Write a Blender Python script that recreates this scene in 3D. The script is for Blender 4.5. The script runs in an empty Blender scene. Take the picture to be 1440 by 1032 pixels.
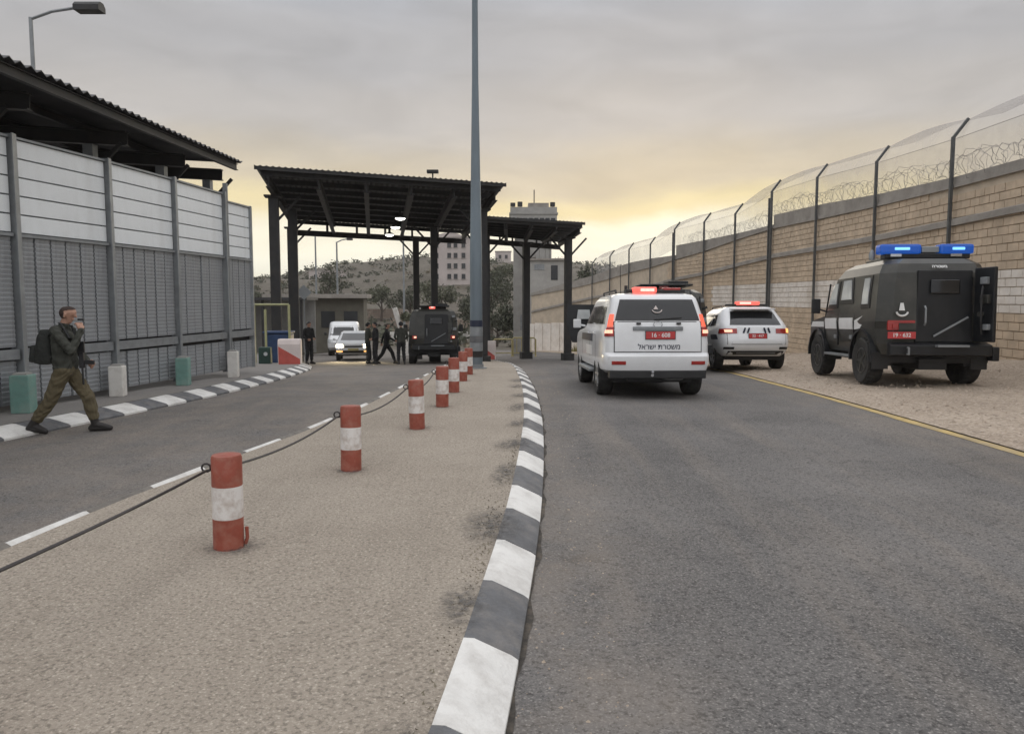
import bpy, bmesh, math, random
import numpy as np
from mathutils import Vector, Matrix
from math import sin, cos, pi, radians, atan2, sqrt, tan, atan
random.seed(7)
S = bpy.context.scene
COL = S.collection

# ------------------------------------------------------------------ camera, sky, sun, exposure
HCAM = 1.57
cam = bpy.data.cameras.new('camera'); camo = bpy.data.objects.new('camera', cam); COL.objects.link(camo)
camo.location = (0, 0, HCAM)
camo.rotation_euler = (radians(90) - atan(95 / 1082), 0, 0)
cam.sensor_width = 36; cam.lens = 1082 / 1440 * 36
cam.clip_start = 0.05; cam.clip_end = 6000
S.camera = camo
S.view_settings.view_transform = 'Standard'; S.view_settings.look = 'None'
S.view_settings.exposure = 0.0; S.view_settings.gamma = 1.0; S.view_settings.use_curve_mapping = False
S.cycles.max_bounces = 6; S.cycles.transparent_max_bounces = 12
SUN_AZ = radians(9); SUN_EL = radians(9)          # sunset glow ahead, a little right of the road

def make_world():
    w = bpy.data.worlds.new('World'); S.world = w; w.use_nodes = True
    nt = w.node_tree; N = nt.nodes; L = nt.links; N.clear()
    out = N.new('ShaderNodeOutputWorld'); bg = N.new('ShaderNodeBackground')
    L.new(bg.outputs[0], out.inputs[0]); bg.inputs[1].default_value = 0.1
    sky = N.new('ShaderNodeTexSky'); sky.sky_type = 'NISHITA'; sky.sun_disc = False
    sky.sun_elevation = SUN_EL; sky.sun_rotation = SUN_AZ; sky.dust_density = 3
    tc = N.new('ShaderNodeTexCoord')
    def math_(op, a, b=None, clamp=False):
        n = N.new('ShaderNodeMath'); n.operation = op; n.use_clamp = clamp
        for i, x in enumerate((a, b)):
            if x is None: continue
            if isinstance(x, (int, float)): n.inputs[i].default_value = x
            else: L.new(x, n.inputs[i])
        return n.outputs[0]
    nrm = N.new('ShaderNodeVectorMath'); nrm.operation = 'NORMALIZE'; L.new(tc.outputs['Generated'], nrm.inputs[0])
    sep = N.new('ShaderNodeSeparateXYZ'); L.new(nrm.outputs[0], sep.inputs[0])
    mp = N.new('ShaderNodeMapping'); mp.inputs['Scale'].default_value = (1.0, 1.0, 3.2); L.new(nrm.outputs[0], mp.inputs[0])
    n1 = N.new('ShaderNodeTexNoise'); n1.inputs['Scale'].default_value = 3.1; n1.inputs['Detail'].default_value = 5; n1.inputs['Roughness'].default_value = .55
    L.new(mp.outputs[0], n1.inputs['Vector'])
    n2 = N.new('ShaderNodeTexNoise'); n2.inputs['Scale'].default_value = 6.5; n2.inputs['Detail'].default_value = 4; n2.inputs['Distortion'].default_value = .6
    L.new(mp.outputs[0], n2.inputs['Vector'])
    wob = math_('MULTIPLY', math_('SUBTRACT', n1.outputs[0], .5), .085)
    el = math_('ADD', sep.outputs[2], wob)
    def ramp(fac, stops):
        r = N.new('ShaderNodeValToRGB'); r.color_ramp.interpolation = 'EASE'
        e = r.color_ramp.elements
        while len(e) < len(stops): e.new(.5)
        for x, (p, c) in zip(e, stops): x.position = p; x.color = (*c, 1)
        L.new(fac, r.inputs[0]); return r.outputs[0]
    ahead = ramp(el, [(0, (.95, .86, .60)), (.05, (1, .97, .82)), (.088, (1.05, .99, .80)), (.112, (.90, .77, .47)),
                      (.15, (.66, .58, .45)), (.22, (.54, .515, .495)), (.30, (.48, .475, .485)), (.40, (.455, .48, .535)), (.7, (1.0, 1.0, 1.03)), (1, (1.4, 1.4, 1.45))])
    behind = ramp(el, [(0, (.60, .60, .62)), (.15, (.74, .75, .77)), (.40, (.95, .96, .98)), (.7, (1.2, 1.2, 1.23)), (1, (1.4, 1.4, 1.45))])
    dot = N.new('ShaderNodeVectorMath'); dot.operation = 'DOT_PRODUCT'; L.new(nrm.outputs[0], dot.inputs[0])
    dot.inputs[1].default_value = (sin(SUN_AZ), cos(SUN_AZ), 0.1)
    mr = N.new('ShaderNodeMapRange'); mr.interpolation_type = 'SMOOTHSTEP'; L.new(dot.outputs['Value'], mr.inputs[0])
    mr.inputs[1].default_value = -.1; mr.inputs[2].default_value = .82
    mix = N.new('ShaderNodeMix'); mix.data_type = 'RGBA'; L.new(mr.outputs[0], mix.inputs[0]); L.new(behind, mix.inputs[6]); L.new(ahead, mix.inputs[7])
    var = math_('ADD', math_('MULTIPLY', math_('SUBTRACT', n2.outputs[0], .5), .42), 1.0)
    cl = N.new('ShaderNodeVectorMath'); cl.operation = 'SCALE'; L.new(mix.outputs[2], cl.inputs[0]); L.new(math_('MULTIPLY', var, SKY_K), cl.inputs['Scale'])
    fin = N.new('ShaderNodeMix'); fin.data_type = 'RGBA'; fin.inputs[0].default_value = .985
    L.new(sky.outputs[0], fin.inputs[6]); L.new(cl.outputs[0], fin.inputs[7])
    L.new(fin.outputs[2], bg.inputs[0])
SKY_K = 10.0
make_world()
sun = bpy.data.lights.new('sun', 'SUN'); suno = bpy.data.objects.new('sun', sun); COL.objects.link(suno)
sun.energy = 0.7; sun.angle = radians(35); sun.color = (1, .9, .74)
_d = Vector((sin(SUN_AZ) * cos(SUN_EL), cos(SUN_AZ) * cos(SUN_EL), sin(SUN_EL)))
suno.rotation_euler = _d.to_track_quat('Z', 'Y').to_euler()

# ------------------------------------------------------------------ helpers
def hermite(tab):
    xs = [t[0] for t in tab]; ys = [t[1] for t in tab]; n = len(xs)
    m = []
    for i in range(n):
        if i == 0: m.append((ys[1] - ys[0]) / (xs[1] - xs[0]))
        elif i == n - 1: m.append((ys[-1] - ys[-2]) / (xs[-1] - xs[-2]))
        else: m.append((ys[i + 1] - ys[i - 1]) / (xs[i + 1] - xs[i - 1]))
    def f(x):
        if x <= xs[0]: return ys[0] + m[0] * (x - xs[0])
        if x >= xs[-1]: return ys[-1] + m[-1] * (x - xs[-1])
        for i in range(n - 1):
            if x <= xs[i + 1]:
                h = xs[i + 1] - xs[i]; t = (x - xs[i]) / h
                return ((2*t**3 - 3*t**2 + 1) * ys[i] + (t**3 - 2*t**2 + t) * h * m[i] + (-2*t**3 + 3*t**2) * ys[i + 1] + (t**3 - t**2) * h * m[i + 1])
    return f
_zr = hermite([(-30, -.13), (0, -.13), (11, -.13), (14, -.165), (17, -.245), (20, -.345), (22.8, -.48), (26, -.69), (30, -.98), (33, -1.18), (38, -1.43), (45, -1.75), (55, -2.25), (62, -2.6), (70, -2.95), (90, -3.4), (130, -3.5)])
def zr(y): return _zr(y) if y < 130 else -3.5
def zs(y): return (zr(y + .5) - zr(y - .5))
def smooth(a, b, x):
    t = max(0, min(1, (x - a) / (b - a))); return t * t * (3 - 2 * t)
def verge_up(x): return .02 + .06 * smooth(5.7, 6.6, x) + .05 * smooth(6.6, 9, x) + .33 * smooth(9, 11.3, x)

class MB:
    def __init__(s): s.v = []; s.f = []; s.m = []
    def add(s, vs, fs, m=0):
        o = len(s.v); s.v += [tuple(v) for v in vs]; s.f += [tuple(i + o for i in f) for f in fs]; s.m += [m] * len(fs); return s
    def box(s, c, d, rz=0, m=0, taper=1.0):
        x, y, z = d[0] / 2, d[1] / 2, d[2] / 2; cs, sn = cos(rz), sin(rz); P = []
        for dz, k in ((-z, 1), (z, taper)):
            for dx, dy in ((-x, -y), (x, -y), (x, y), (-x, y)):
                P.append((c[0] + k * (dx * cs - dy * sn), c[1] + k * (dx * sn + dy * cs), c[2] + dz))
        return s.add(P, [(3, 2, 1, 0), (4, 5, 6, 7), (0, 1, 5, 4), (1, 2, 6, 5), (2, 3, 7, 6), (3, 0, 4, 7)], m)
    def beam(s, a, b, w, h, m=0):
        a, b = Vector(a), Vector(b); d = (b - a).normalized(); up = Vector((0, 0, 1))
        if abs(d.z) > .95: up = Vector((0, 1, 0))
        sd = d.cross(up).normalized(); up = sd.cross(d).normalized(); P = []
        for p in (a, b):
            for i, j in ((-1, -1), (1, -1), (1, 1), (-1, 1)): P.append(p + sd * (w / 2 * i) + up * (h / 2 * j))
        return s.add(P, [(0, 1, 2, 3), (7, 6, 5, 4), (1, 0, 4, 5), (2, 1, 5, 6), (3, 2, 6, 7), (0, 3, 7, 4)], m)
    def ibeam(s, a, b, w, h, t=.02, m=0):
        z = Vector((0, 0, h / 2 - t / 2)); a = Vector(a); b = Vector(b)
        s.beam(a + z, b + z, w, t, m); s.beam(a - z, b - z, w, t, m); s.beam(a, b, t, h - 2 * t, m); return s
    def tube(s, pts, r, n=8, m=0, cap=True):
        pts = [Vector(p) for p in pts]; k = len(pts); P = []; up = None
        for i, p in enumerate(pts):
            d = (pts[min(i + 1, k - 1)] - pts[max(i - 1, 0)]).normalized()
            if up is None:
                up = Vector((0, 0, 1)) if abs(d.z) < .9 else Vector((0, 1, 0))
            sd = d.cross(up).normalized(); up = sd.cross(d).normalized()
            rr = r[i] if isinstance(r, (list, tuple)) else r
            for j in range(n):
                a = 2 * pi * j / n; P.append(p + sd * (rr * cos(a)) + up * (rr * sin(a)))
        F = [(i * n + j, i * n + (j + 1) % n, (i + 1) * n + (j + 1) % n, (i + 1) * n + j) for i in range(k - 1) for j in range(n)]
        if cap: F += [tuple(range(n - 1, -1, -1)), tuple((k - 1) * n + j for j in range(n))]
        return s.add(P, F, m)
    def lathe(s, prof, c=(0, 0, 0), axis='z', n=20, m=0):
        P = []; k = len(prof)
        for r, h in prof:
            for j in range(n):
                a = 2 * pi * j / n; x, y = r * cos(a), r * sin(a)
                P.append((c[0] + h, c[1] + x, c[2] + y) if axis == 'x' else (c[0] + x, c[1] + h, c[2] - y) if axis == 'y' else (c[0] + x, c[1] + y, c[2] + h))
        F = [(i * n + j, i * n + (j + 1) % n, (i + 1) * n + (j + 1) % n, (i + 1) * n + j) for i in range(k - 1) for j in range(n)]
        F += [tuple(range(n - 1, -1, -1)), tuple((k - 1) * n + j for j in range(n))]
        return s.add(P, F, m)
    def prism(s, poly, x0, x1, m=0):       # poly in (y, z), extruded along x
        n = len(poly); P = [(x0, *p) for p in poly] + [(x1, *p) for p in poly]
        F = [tuple(range(n)), tuple(range(2 * n - 1, n - 1, -1))] + [(i, n + i, n + (i + 1) % n, (i + 1) % n) for i in range(n)]
        return s.add(P, F, m)
    def build(s, name, mat=None, parent=None, smooth=None, loc=None, rz=None, bevel=0, fix=True):
        me = bpy.data.meshes.new(name); me.from_pydata(s.v, [], s.f)
        for mm in (mat if isinstance(mat, (list, tuple)) else [mat]):
            if mm: me.materials.append(mm)
        if any(s.m): me.polygons.foreach_set('material_index', s.m)
        if fix or bevel:
            bm = bmesh.new(); bm.from_mesh(me)
            if bevel:
                es = [e for e in bm.edges if len(e.link_faces) == 2 and e.calc_face_angle(0) > .6]
                bmesh.ops.bevel(bm, geom=es, offset=bevel, segments=2, affect='EDGES', profile=.6)
            bmesh.ops.recalc_face_normals(bm, faces=bm.faces); bm.to_mesh(me); bm.free()
        if smooth is not None:
            me.polygons.foreach_set('use_smooth', [True] * len(me.polygons)); me.set_sharp_from_angle(angle=radians(smooth))
        me.update()
        return link(name, me, parent, loc, rz)

def link(name, me, parent=None, loc=None, rz=None):
    o = bpy.data.objects.new(name, me); COL.objects.link(o)
    if parent: o.parent = parent
    if loc is not None: o.location = loc
    if rz is not None: o.rotation_euler = (0, 0, rz)
    return o
def tag(o, label=None, cat=None, group=None, kind=None):
    if label: o['label'] = label
    if cat: o['category'] = cat
    if group: o['group'] = group
    if kind: o['kind'] = kind
    return o
def thing(name, label, cat, loc=(0, 0, 0), rz=0, group=None, rx=0):
    o = bpy.data.objects.new(name, None); COL.objects.link(o); o.location = loc; o.rotation_euler = (rx, 0, rz); o.empty_display_size = .2
    return tag(o, label, cat, group)
def copy_tree(o, parent=None):
    c = o.copy(); COL.objects.link(c)
    if parent: c.parent = parent
    for ch in list(o.children): copy_tree(ch, c)
    return c
def text(name, body, size, mat, parent, loc, rot, extr=.003, align='CENTER', bold=0):
    cu = bpy.data.curves.new(name, 'FONT'); cu.body = body; cu.size = size; cu.extrude = extr; cu.align_x = align; cu.align_y = 'CENTER'; cu.offset = bold
    cu.materials.append(mat)
    q = bpy.data.objects.new('tmp_text', cu); COL.objects.link(q)
    me = bpy.data.meshes.new_from_object(q.evaluated_get(bpy.context.evaluated_depsgraph_get())); bpy.data.objects.remove(q)
    o = link(name, me, parent, loc); o.rotation_euler = rot
    return o

# ------------------------------------------------------------------ materials
def pm(name, rgb, rough=.6, var=.12, scale=4, bump=0, bscale=60, metal=0, world=False, dirt=None, dirt_scale=1.5, dirt_amt=.5, spec=None, coat=0, stretch=None):
    m = bpy.data.materials.new(name); m.use_nodes = True
    nt = m.node_tree; N = nt.nodes; L = nt.links; b = N['Principled BSDF']
    b.inputs['Roughness'].default_value = rough; b.inputs['Metallic'].default_value = metal
    if spec is not None: b.inputs['Specular IOR Level'].default_value = spec
    if coat: b.inputs['Coat Weight'].default_value = coat; b.inputs['Coat Roughness'].default_value = .08
    if world: co = N.new('ShaderNodeNewGeometry').outputs['Position']
    else: co = N.new('ShaderNodeTexCoord').outputs['Object']
    if stretch:
        mp = N.new('ShaderNodeMapping'); mp.inputs['Scale'].default_value = stretch; L.new(co, mp.inputs[0]); co2 = mp.outputs[0]
    else: co2 = co
    n = N.new('ShaderNodeTexNoise'); n.inputs['Scale'].default_value = scale; n.inputs['Detail'].default_value = 6; n.inputs['Roughness'].default_value = .6; L.new(co2, n.inputs['Vector'])
    r = N.new('ShaderNodeValToRGB'); e = r.color_ramp.elements
    e[0].position = .3; e[1].position = .7
    e[0].color = (*[c * (1 - var) for c in rgb], 1); e[1].color = (*[min(1, c * (1 + var)) for c in rgb], 1)
    L.new(n.outputs[0], r.inputs[0]); c = r.outputs[0]
    if dirt:
        n3 = N.new('ShaderNodeTexNoise'); n3.inputs['Scale'].default_value = dirt_scale; n3.inputs['Detail'].default_value = 8; n3.inputs['Roughness'].default_value = .65; L.new(co2, n3.inputs['Vector'])
        mr = N.new('ShaderNodeMapRange'); mr.inputs[1].default_value = .45; mr.inputs[2].default_value = .75; mr.inputs[3].default_value = 0; mr.inputs[4].default_value = dirt_amt; L.new(n3.outputs[0], mr.inputs[0])
        mx = N.new('ShaderNodeMix'); mx.data_type = 'RGBA'; L.new(mr.outputs[0], mx.inputs[0]); L.new(c, mx.inputs[6]); mx.inputs[7].default_value = (*dirt, 1); c = mx.outputs[2]
    L.new(c, b.inputs['Base Color'])
    if bump:
        n2 = N.new('ShaderNodeTexNoise'); n2.inputs['Scale'].default_value = bscale; n2.inputs['Detail'].default_value = 4; L.new(co, n2.inputs['Vector'])
        bp = N.new('ShaderNodeBump'); bp.inputs['Strength'].default_value = bump; bp.inputs['Distance'].default_value = .02; L.new(n2.outputs[0], bp.inputs['Height']); L.new(bp.outputs[0], b.inputs['Normal'])
    return m
def emis(name, rgb, strength, base=(.05, .05, .05)):
    m = bpy.data.materials.new(name); m.use_nodes = True; b = m.node_tree.nodes['Principled BSDF']
    N = m.node_tree.nodes; L = m.node_tree.links
    tc = N.new('ShaderNodeTexCoord'); w = N.new('ShaderNodeTexWave'); w.inputs['Scale'].default_value = 14; w.inputs['Distortion'].default_value = .5; L.new(tc.outputs['Object'], w.inputs[0])
    mr = N.new('ShaderNodeMapRange'); mr.inputs[3].default_value = strength * .7; mr.inputs[4].default_value = strength * 1.2; L.new(w.outputs[1], mr.inputs[0])
    b.inputs['Base Color'].default_value = (*base, 1); b.inputs['Emission Color'].default_value = (*rgb, 1); L.new(mr.outputs[0], b.inputs['Emission Strength']); b.inputs['Roughness'].default_value = .2
    return m
def glass_dark(name, rgb=(.012, .013, .015), rough=.06):
    m = pm(name, rgb, rough, .3, 2, coat=.3); return m

def ground_mat(name, c1, c2, speck, dust, dust_amt, fine=170, bump=.6, rough=.9, crack=False, speck_amt=.35, kerb_dust=False):
    m = bpy.data.materials.new(name); m.use_nodes = True; nt = m.node_tree; N = nt.nodes; L = nt.links; b = N['Principled BSDF']
    b.inputs['Roughness'].default_value = rough; b.inputs['Specular IOR Level'].default_value = .25
    co = N.new('ShaderNodeNewGeometry').outputs['Position']
    def noise(s, d=6, r=.6, vec=co, dist=0):
        n = N.new('ShaderNodeTexNoise'); n.inputs['Scale'].default_value = s; n.inputs['Detail'].default_value = d; n.inputs['Roughness'].default_value = r; n.inputs['Distortion'].default_value = dist; L.new(vec, n.inputs['Vector']); return n.outputs[0]
    def mrange(x, a, bb, c, d):
        n = N.new('ShaderNodeMapRange'); L.new(x, n.inputs[0])
        for i, v in enumerate((a, bb, c, d)): n.inputs[i + 1].default_value = v
        return n.outputs[0]
    def mixc(f, a, bb):
        n = N.new('ShaderNodeMix'); n.data_type = 'RGBA'
        if isinstance(f, float): n.inputs[0].default_value = f
        else: L.new(f, n.inputs[0])
        for i, x in ((6, a), (7, bb)):
            if isinstance(x, tuple): n.inputs[i].default_value = (*x, 1)
            else: L.new(x, n.inputs[i])
        return n.outputs[2]
    c = mixc(mrange(noise(.45, 7, .62), .32, .68, 0, 1), c1, c2)
    mp = N.new('ShaderNodeMapping'); mp.inputs['Scale'].default_value = (1.6, .14, 1); L.new(co, mp.inputs[0])
    c = mixc(mrange(noise(1.1, 5, .6, mp.outputs[0]), .5, .75, 0, dust_amt), c, dust)
    c = mixc(mrange(noise(2.6, 6, .7), .52, .78, 0, .45), c, tuple(x * .7 for x in c1))
    fn = noise(fine, 3, .75)
    c = mixc(mrange(fn, .5, .66, 0, speck_amt), c, speck)
    c = mixc(mrange(noise(fine * .6, 3, .7), .36, .5, speck_amt * 1.1, 0), c, tuple(x * .38 for x in c1))
    vo = N.new('ShaderNodeTexVoronoi'); vo.inputs['Scale'].default_value = fine * .45; L.new(co, vo.inputs['Vector'])
    c = mixc(mrange(vo.outputs[0], .12, .22, speck_amt * .8, 0), c, tuple(min(1, x * 1.25) for x in speck))
    if crack:
        v2 = N.new('ShaderNodeTexVoronoi'); v2.feature = 'DISTANCE_TO_EDGE'; v2.inputs['Scale'].default_value = .33
        wn = N.new('ShaderNodeTexNoise'); wn.inputs['Scale'].default_value = 1.3; wn.inputs['Detail'].default_value = 5; L.new(co, wn.inputs['Vector'])
        ad = N.new('ShaderNodeVectorMath'); ad.operation = 'ADD'; L.new(co, ad.inputs[0]); L.new(wn.outputs[1], ad.inputs[1]); L.new(ad.outputs[0], v2.inputs['Vector'])
        f = N.new('ShaderNodeMath'); f.operation = 'MULTIPLY'; L.new(mrange(v2.outputs[0], .0, .006, .55, 0), f.inputs[0]); L.new(mrange(noise(.6, 3), .5, .6, 0, 1), f.inputs[1])
        c = mixc(f.outputs[0], c, tuple(x * .4 for x in c1))
    if kerb_dust:      # tan dust blown against the kerb and the verge
        sx = N.new('ShaderNodeSeparateXYZ'); L.new(co, sx.inputs[0])
        for a, b_, k in ((1.25, .45, .42), (4.3, 5.7, .5)):
            f = N.new('ShaderNodeMath'); f.operation = 'MULTIPLY'; L.new(mrange(sx.outputs[0], a, b_, 0, 1), f.inputs[0]); L.new(mrange(noise(1.7, 7, .7), .35, .68, 0, k), f.inputs[1])
            c = mixc(f.outputs[0], c, (.28, .235, .19))
    L.new(c, b.inputs['Base Color'])
    bp = N.new('ShaderNodeBump'); bp.inputs['Strength'].default_value = bump; bp.inputs['Distance'].default_value = .012; L.new(fn, bp.inputs['Height']); L.new(bp.outputs[0], b.inputs['Normal'])
    return m

M = {}
M['asphalt'] = ground_mat('asphalt', (.098, .095, .093), (.19, .18, .172), (.34, .32, .30), (.25, .215, .18), .6, fine=72, crack=True, speck_amt=.62, kerb_dust=True)
M['median'] = ground_mat('median_chippings', (.315, .272, .222), (.40, .35, .29), (.60, .53, .45), (.25, .215, .175), .6, fine=70, bump=.9, speck_amt=.55)
M['pave'] = ground_mat('pavement_concrete', (.20, .19, .18), (.25, .235, .22), (.30, .28, .26), (.26, .23, .19), .4, fine=60, bump=.4, speck_amt=.25)
M['gravel'] = ground_mat('verge_gravel', (.36, .29, .225), (.46, .38, .30), (.62, .54, .46), (.30, .24, .18), .5, fine=26, bump=1.0, speck_amt=.55)
M['earth'] = ground_mat('earth', (.10, .088, .070), (.15, .132, .108), (.2, .175, .14), (.08, .08, .045), .6, fine=2.2, bump=.6, speck_amt=.35)
M['kwhite'] = pm('kerb_white_paint', (.72, .71, .68), .75, .06, 6, bump=.35, bscale=45, dirt=(.30, .27, .24), dirt_scale=5, dirt_amt=.55)
M['kgrey'] = pm('kerb_dark_paint', (.115, .118, .125), .75, .25, 7, bump=.4, bscale=45, dirt=(.24, .22, .2), dirt_scale=6, dirt_amt=.6)
M['kplain'] = pm('kerb_concrete', (.19, .175, .155), .85, .25, 7, bump=.4, bscale=45, dirt=(.09, .08, .07), dirt_scale=5, dirt_amt=.6)
M['yellow'] = pm('yellow_road_paint', (.50, .37, .15), .85, .2, 5, bump=.3, bscale=60, world=True, dirt=(.31, .26, .20), dirt_scale=2.4, dirt_amt=1.0)
M['red'] = pm('bollard_red_paint', (.30, .07, .043), .55, .18, 7, bump=.15, bscale=20, dirt=(.36, .20, .15), dirt_scale=13, dirt_amt=.55)
M['bwhite'] = pm('bollard_white_paint', (.74, .71, .68), .55, .06, 7, bump=.15, bscale=20, dirt=(.36, .27, .21), dirt_scale=11, dirt_amt=.85)
M['cable'] = pm('cable_rubber', (.035, .03, .03), .6, .3, 20)
M['galv'] = pm('galvanised_steel', (.27, .285, .295), .5, .15, 5, metal=.4, dirt=(.11, .11, .11), dirt_scale=3, dirt_amt=.4)
M['darksteel'] = pm('dark_painted_steel', (.028, .028, .029), .6, .25, 4, metal=.2, dirt=(.055, .043, .034), dirt_scale=3, dirt_amt=.5)
M['rooftin'] = pm('corrugated_tin', (.055, .055, .058), .55, .25, 2, metal=.4, dirt=(.035, .03, .027), dirt_scale=1.2, dirt_amt=.6)
M['slat'] = pm('grey_louvre_metal', (.36, .375, .39), .5, .10, 3, metal=.25, dirt=(.16, .155, .15), dirt_scale=2.2, dirt_amt=.75, stretch=(1, 1, .25))
M['wpanel'] = pm('white_wall_panel', (.80, .83, .84), .5, .04, 2, dirt=(.50, .50, .48), dirt_scale=2.6, dirt_amt=.5, stretch=(1, 1, .25))
M['green'] = pm('faded_green_paint', (.16, .30, .26), .65, .15, 5, dirt=(.28, .30, .27), dirt_scale=4, dirt_amt=.6)
M['pwhite'] = pm('chalky_white_paint', (.68, .66, .62), .7, .06, 5, dirt=(.35, .30, .26), dirt_scale=4, dirt_amt=.6)
M['bluepole'] = pm('pole_blue_grey', (.155, .19, .215), .5, .12, 3, metal=.3, dirt=(.10, .11, .12), dirt_scale=2, dirt_amt=.5, stretch=(1, 1, .2))
M['block'] = pm('sandstone_blocks', (.53, .42, .305), .85, .20, 2.3, bump=.5, bscale=30, world=True, dirt=(.38, .30, .22), dirt_scale=1.1, dirt_amt=.55)
M['blockw'] = pm('whitewashed_blocks', (.72, .67, .61), .85, .1, 2.3, bump=.5, bscale=30, world=True, dirt=(.44, .37, .29), dirt_scale=1.4, dirt_amt=.6)
M['mortar'] = pm('mortar', (.50, .42, .325), .9, .15, 2, world=True)
M['coping'] = pm('weathered_concrete', (.30, .275, .245), .85, .18, 2, bump=.4, bscale=20, world=True, dirt=(.17, .155, .14), dirt_scale=1.5, dirt_amt=.6)
M['conc'] = pm('pale_concrete', (.36, .35, .33), .85, .14, 1.5, bump=.3, bscale=14, world=True, dirt=(.20, .19, .175), dirt_scale=.7, dirt_amt=.6)
M['fencepost'] = pm('fence_post_paint', (.085, .088, .088), .6, .2, 4, metal=.2)
M['wire'] = pm('wire', (.22, .21, .20), .5, .1, 3, metal=.5)
M['carwhite'] = pm('white_car_paint', (.76, .77, .78), .28, .03, 2, coat=.6, dirt=(.55, .53, .5), dirt_scale=1.5, dirt_amt=.3)
M['armour'] = pm('dark_olive_armour_paint', (.036, .036, .031), .42, .25, 2.5, coat=.15, dirt=(.11, .10, .085), dirt_scale=1.8, dirt_amt=.45)
M['armblack'] = pm('black_armour_paint', (.006, .007, .009), .4, .3, 3, dirt=(.03, .029, .028), dirt_scale=2.5, dirt_amt=.4)
M['black'] = pm('black_plastic', (.016, .016, .017), .55, .25, 5, dirt=(.06, .055, .05), dirt_scale=3, dirt_amt=.35)
M['tyre'] = pm('tyre_rubber', (.02, .02, .02), .85, .2, 8, bump=.3, bscale=60, dirt=(.10, .09, .075), dirt_scale=5, dirt_amt=.45)
M['rim'] = pm('alloy', (.42, .43, .44), .35, .1, 6, metal=.8, dirt=(.15, .13, .11), dirt_scale=5, dirt_amt=.5)
M['chrome'] = pm('chrome', (.55, .56, .58), .2, .08, 6, metal=.9)
M['glass'] = glass_dark('tinted_glass')
M['glassl'] = pm('thick_glass_painted_sky', (.5, .52, .52), .15, .15, 4, coat=.5)  # pale base colour paints the sky reflection into the armoured windows
M['redlens'] = pm('red_lens', (.33, .02, .015), .2, .15, 8, coat=.6)
M['tail'] = emis('lit_tail_lamp', (1, .17, .09), 1.0, (.4, .03, .02))
M['tailhot'] = emis('lit_brake_lamp', (1, .55, .38), 1.5, (.5, .1, .05))
M['amber'] = emis('lit_amber_lamp', (1, .5, .16), 1.6, (.5, .2, .03))
M['redbeacon'] = emis('red_beacon', (1, .17, .13), 1.2, (.4, .02, .02))
M['redbeaconhot'] = emis('red_beacon_core', (1, .5, .42), 1.8, (.4, .1, .1))
M['blue'] = emis('blue_beacon', (.004, .06, .27), 1.0, (.01, .03, .2))
M['bluehot'] = emis('blue_beacon_core', (.2, .55, 1), 1.6, (.1, .2, .5))
M['head'] = emis('headlamp', (1, .82, .5), 38.0, (.6, .6, .6))
M['lamp'] = emis('canopy_lamp', (1, .97, .88), 12.0, (.7, .7, .7))
M['plate'] = pm('red_number_plate', (.50, .05, .05), .4, .1, 5)
M['white'] = pm('white_vinyl', (.75, .75, .74), .4, .05, 5)
M['navy'] = pm('navy_vinyl', (.02, .025, .05), .4, .1, 5)
M['skin'] = pm('skin', (.42, .24, .17), .55, .08, 20)
M['hair'] = pm('short_hair', (.055, .035, .028), .8, .3, 80, bump=.5, bscale=200)
M['olive'] = pm('olive_trousers', (.105, .085, .048), .9, .22, 9, bump=.8, bscale=16)
M['jacket'] = pm('dark_green_jacket', (.045, .047, .038), .85, .25, 9, bump=.9, bscale=14)
M['dark'] = pm('dark_uniform', (.016, .016, .018), .85, .3, 9, bump=.5, bscale=14)
M['boot'] = pm('boot_leather', (.02, .017, .016), .6, .25, 12)
M['pack'] = pm('backpack_cloth', (.022, .024, .021), .85, .3, 10, bump=.8, bscale=18)
M['gun'] = pm('gun_metal', (.012, .012, .013), .45, .2, 10)
M['leaf'] = pm('leaf_olive_green', (.105, .11, .07), .8, .45, 1.4, world=True)
M['leafd'] = pm('leaf_dark_green', (.075, .08, .052), .8, .45, 1.2, world=True)
M['dry'] = pm('dry_scrub', (.20, .175, .125), .9, .4, .4, world=True)
M['weed'] = pm('yellow_green_weeds', (.20, .175, .06), .85, .35, 3, world=True)
M['bark'] = pm('bark', (.09, .07, .055), .9, .3, 8, bump=.8, bscale=25)
M['limestone'] = pm('limestone_facade', (.50, .44, .415), .85, .08, .3, world=True, dirt=(.30, .26, .24), dirt_scale=.25, dirt_amt=.5)
M['window'] = pm('far_window', (.03, .032, .036), .25, .3, 1)
M['terrace'] = pm('terrace_stone', (.30, .235, .19), .9, .3, .8, bump=.5, bscale=5, world=True)
M['bluebin'] = pm('blue_bin_plastic', (.03, .06, .14), .5, .2, 5)
M['darkgreen'] = pm('dark_green_metal', (.02, .05, .04), .5, .2, 5)
M['ygreen'] = pm('yellow_green_pipe_paint', (.36, .36, .19), .5, .15, 5)
M['ysteel'] = pm('yellow_barrier_paint', (.42, .36, .17), .6, .2, 5, dirt=(.22, .18, .11), dirt_scale=5, dirt_amt=.6)
M['pinkred'] = pm('faded_red_plastic', (.50, .10, .08), .55, .15, 4)
M['pinkwhite'] = pm('dull_white_plastic', (.66, .58, .55), .55, .08, 4)
M['stain_shade'] = None
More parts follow.
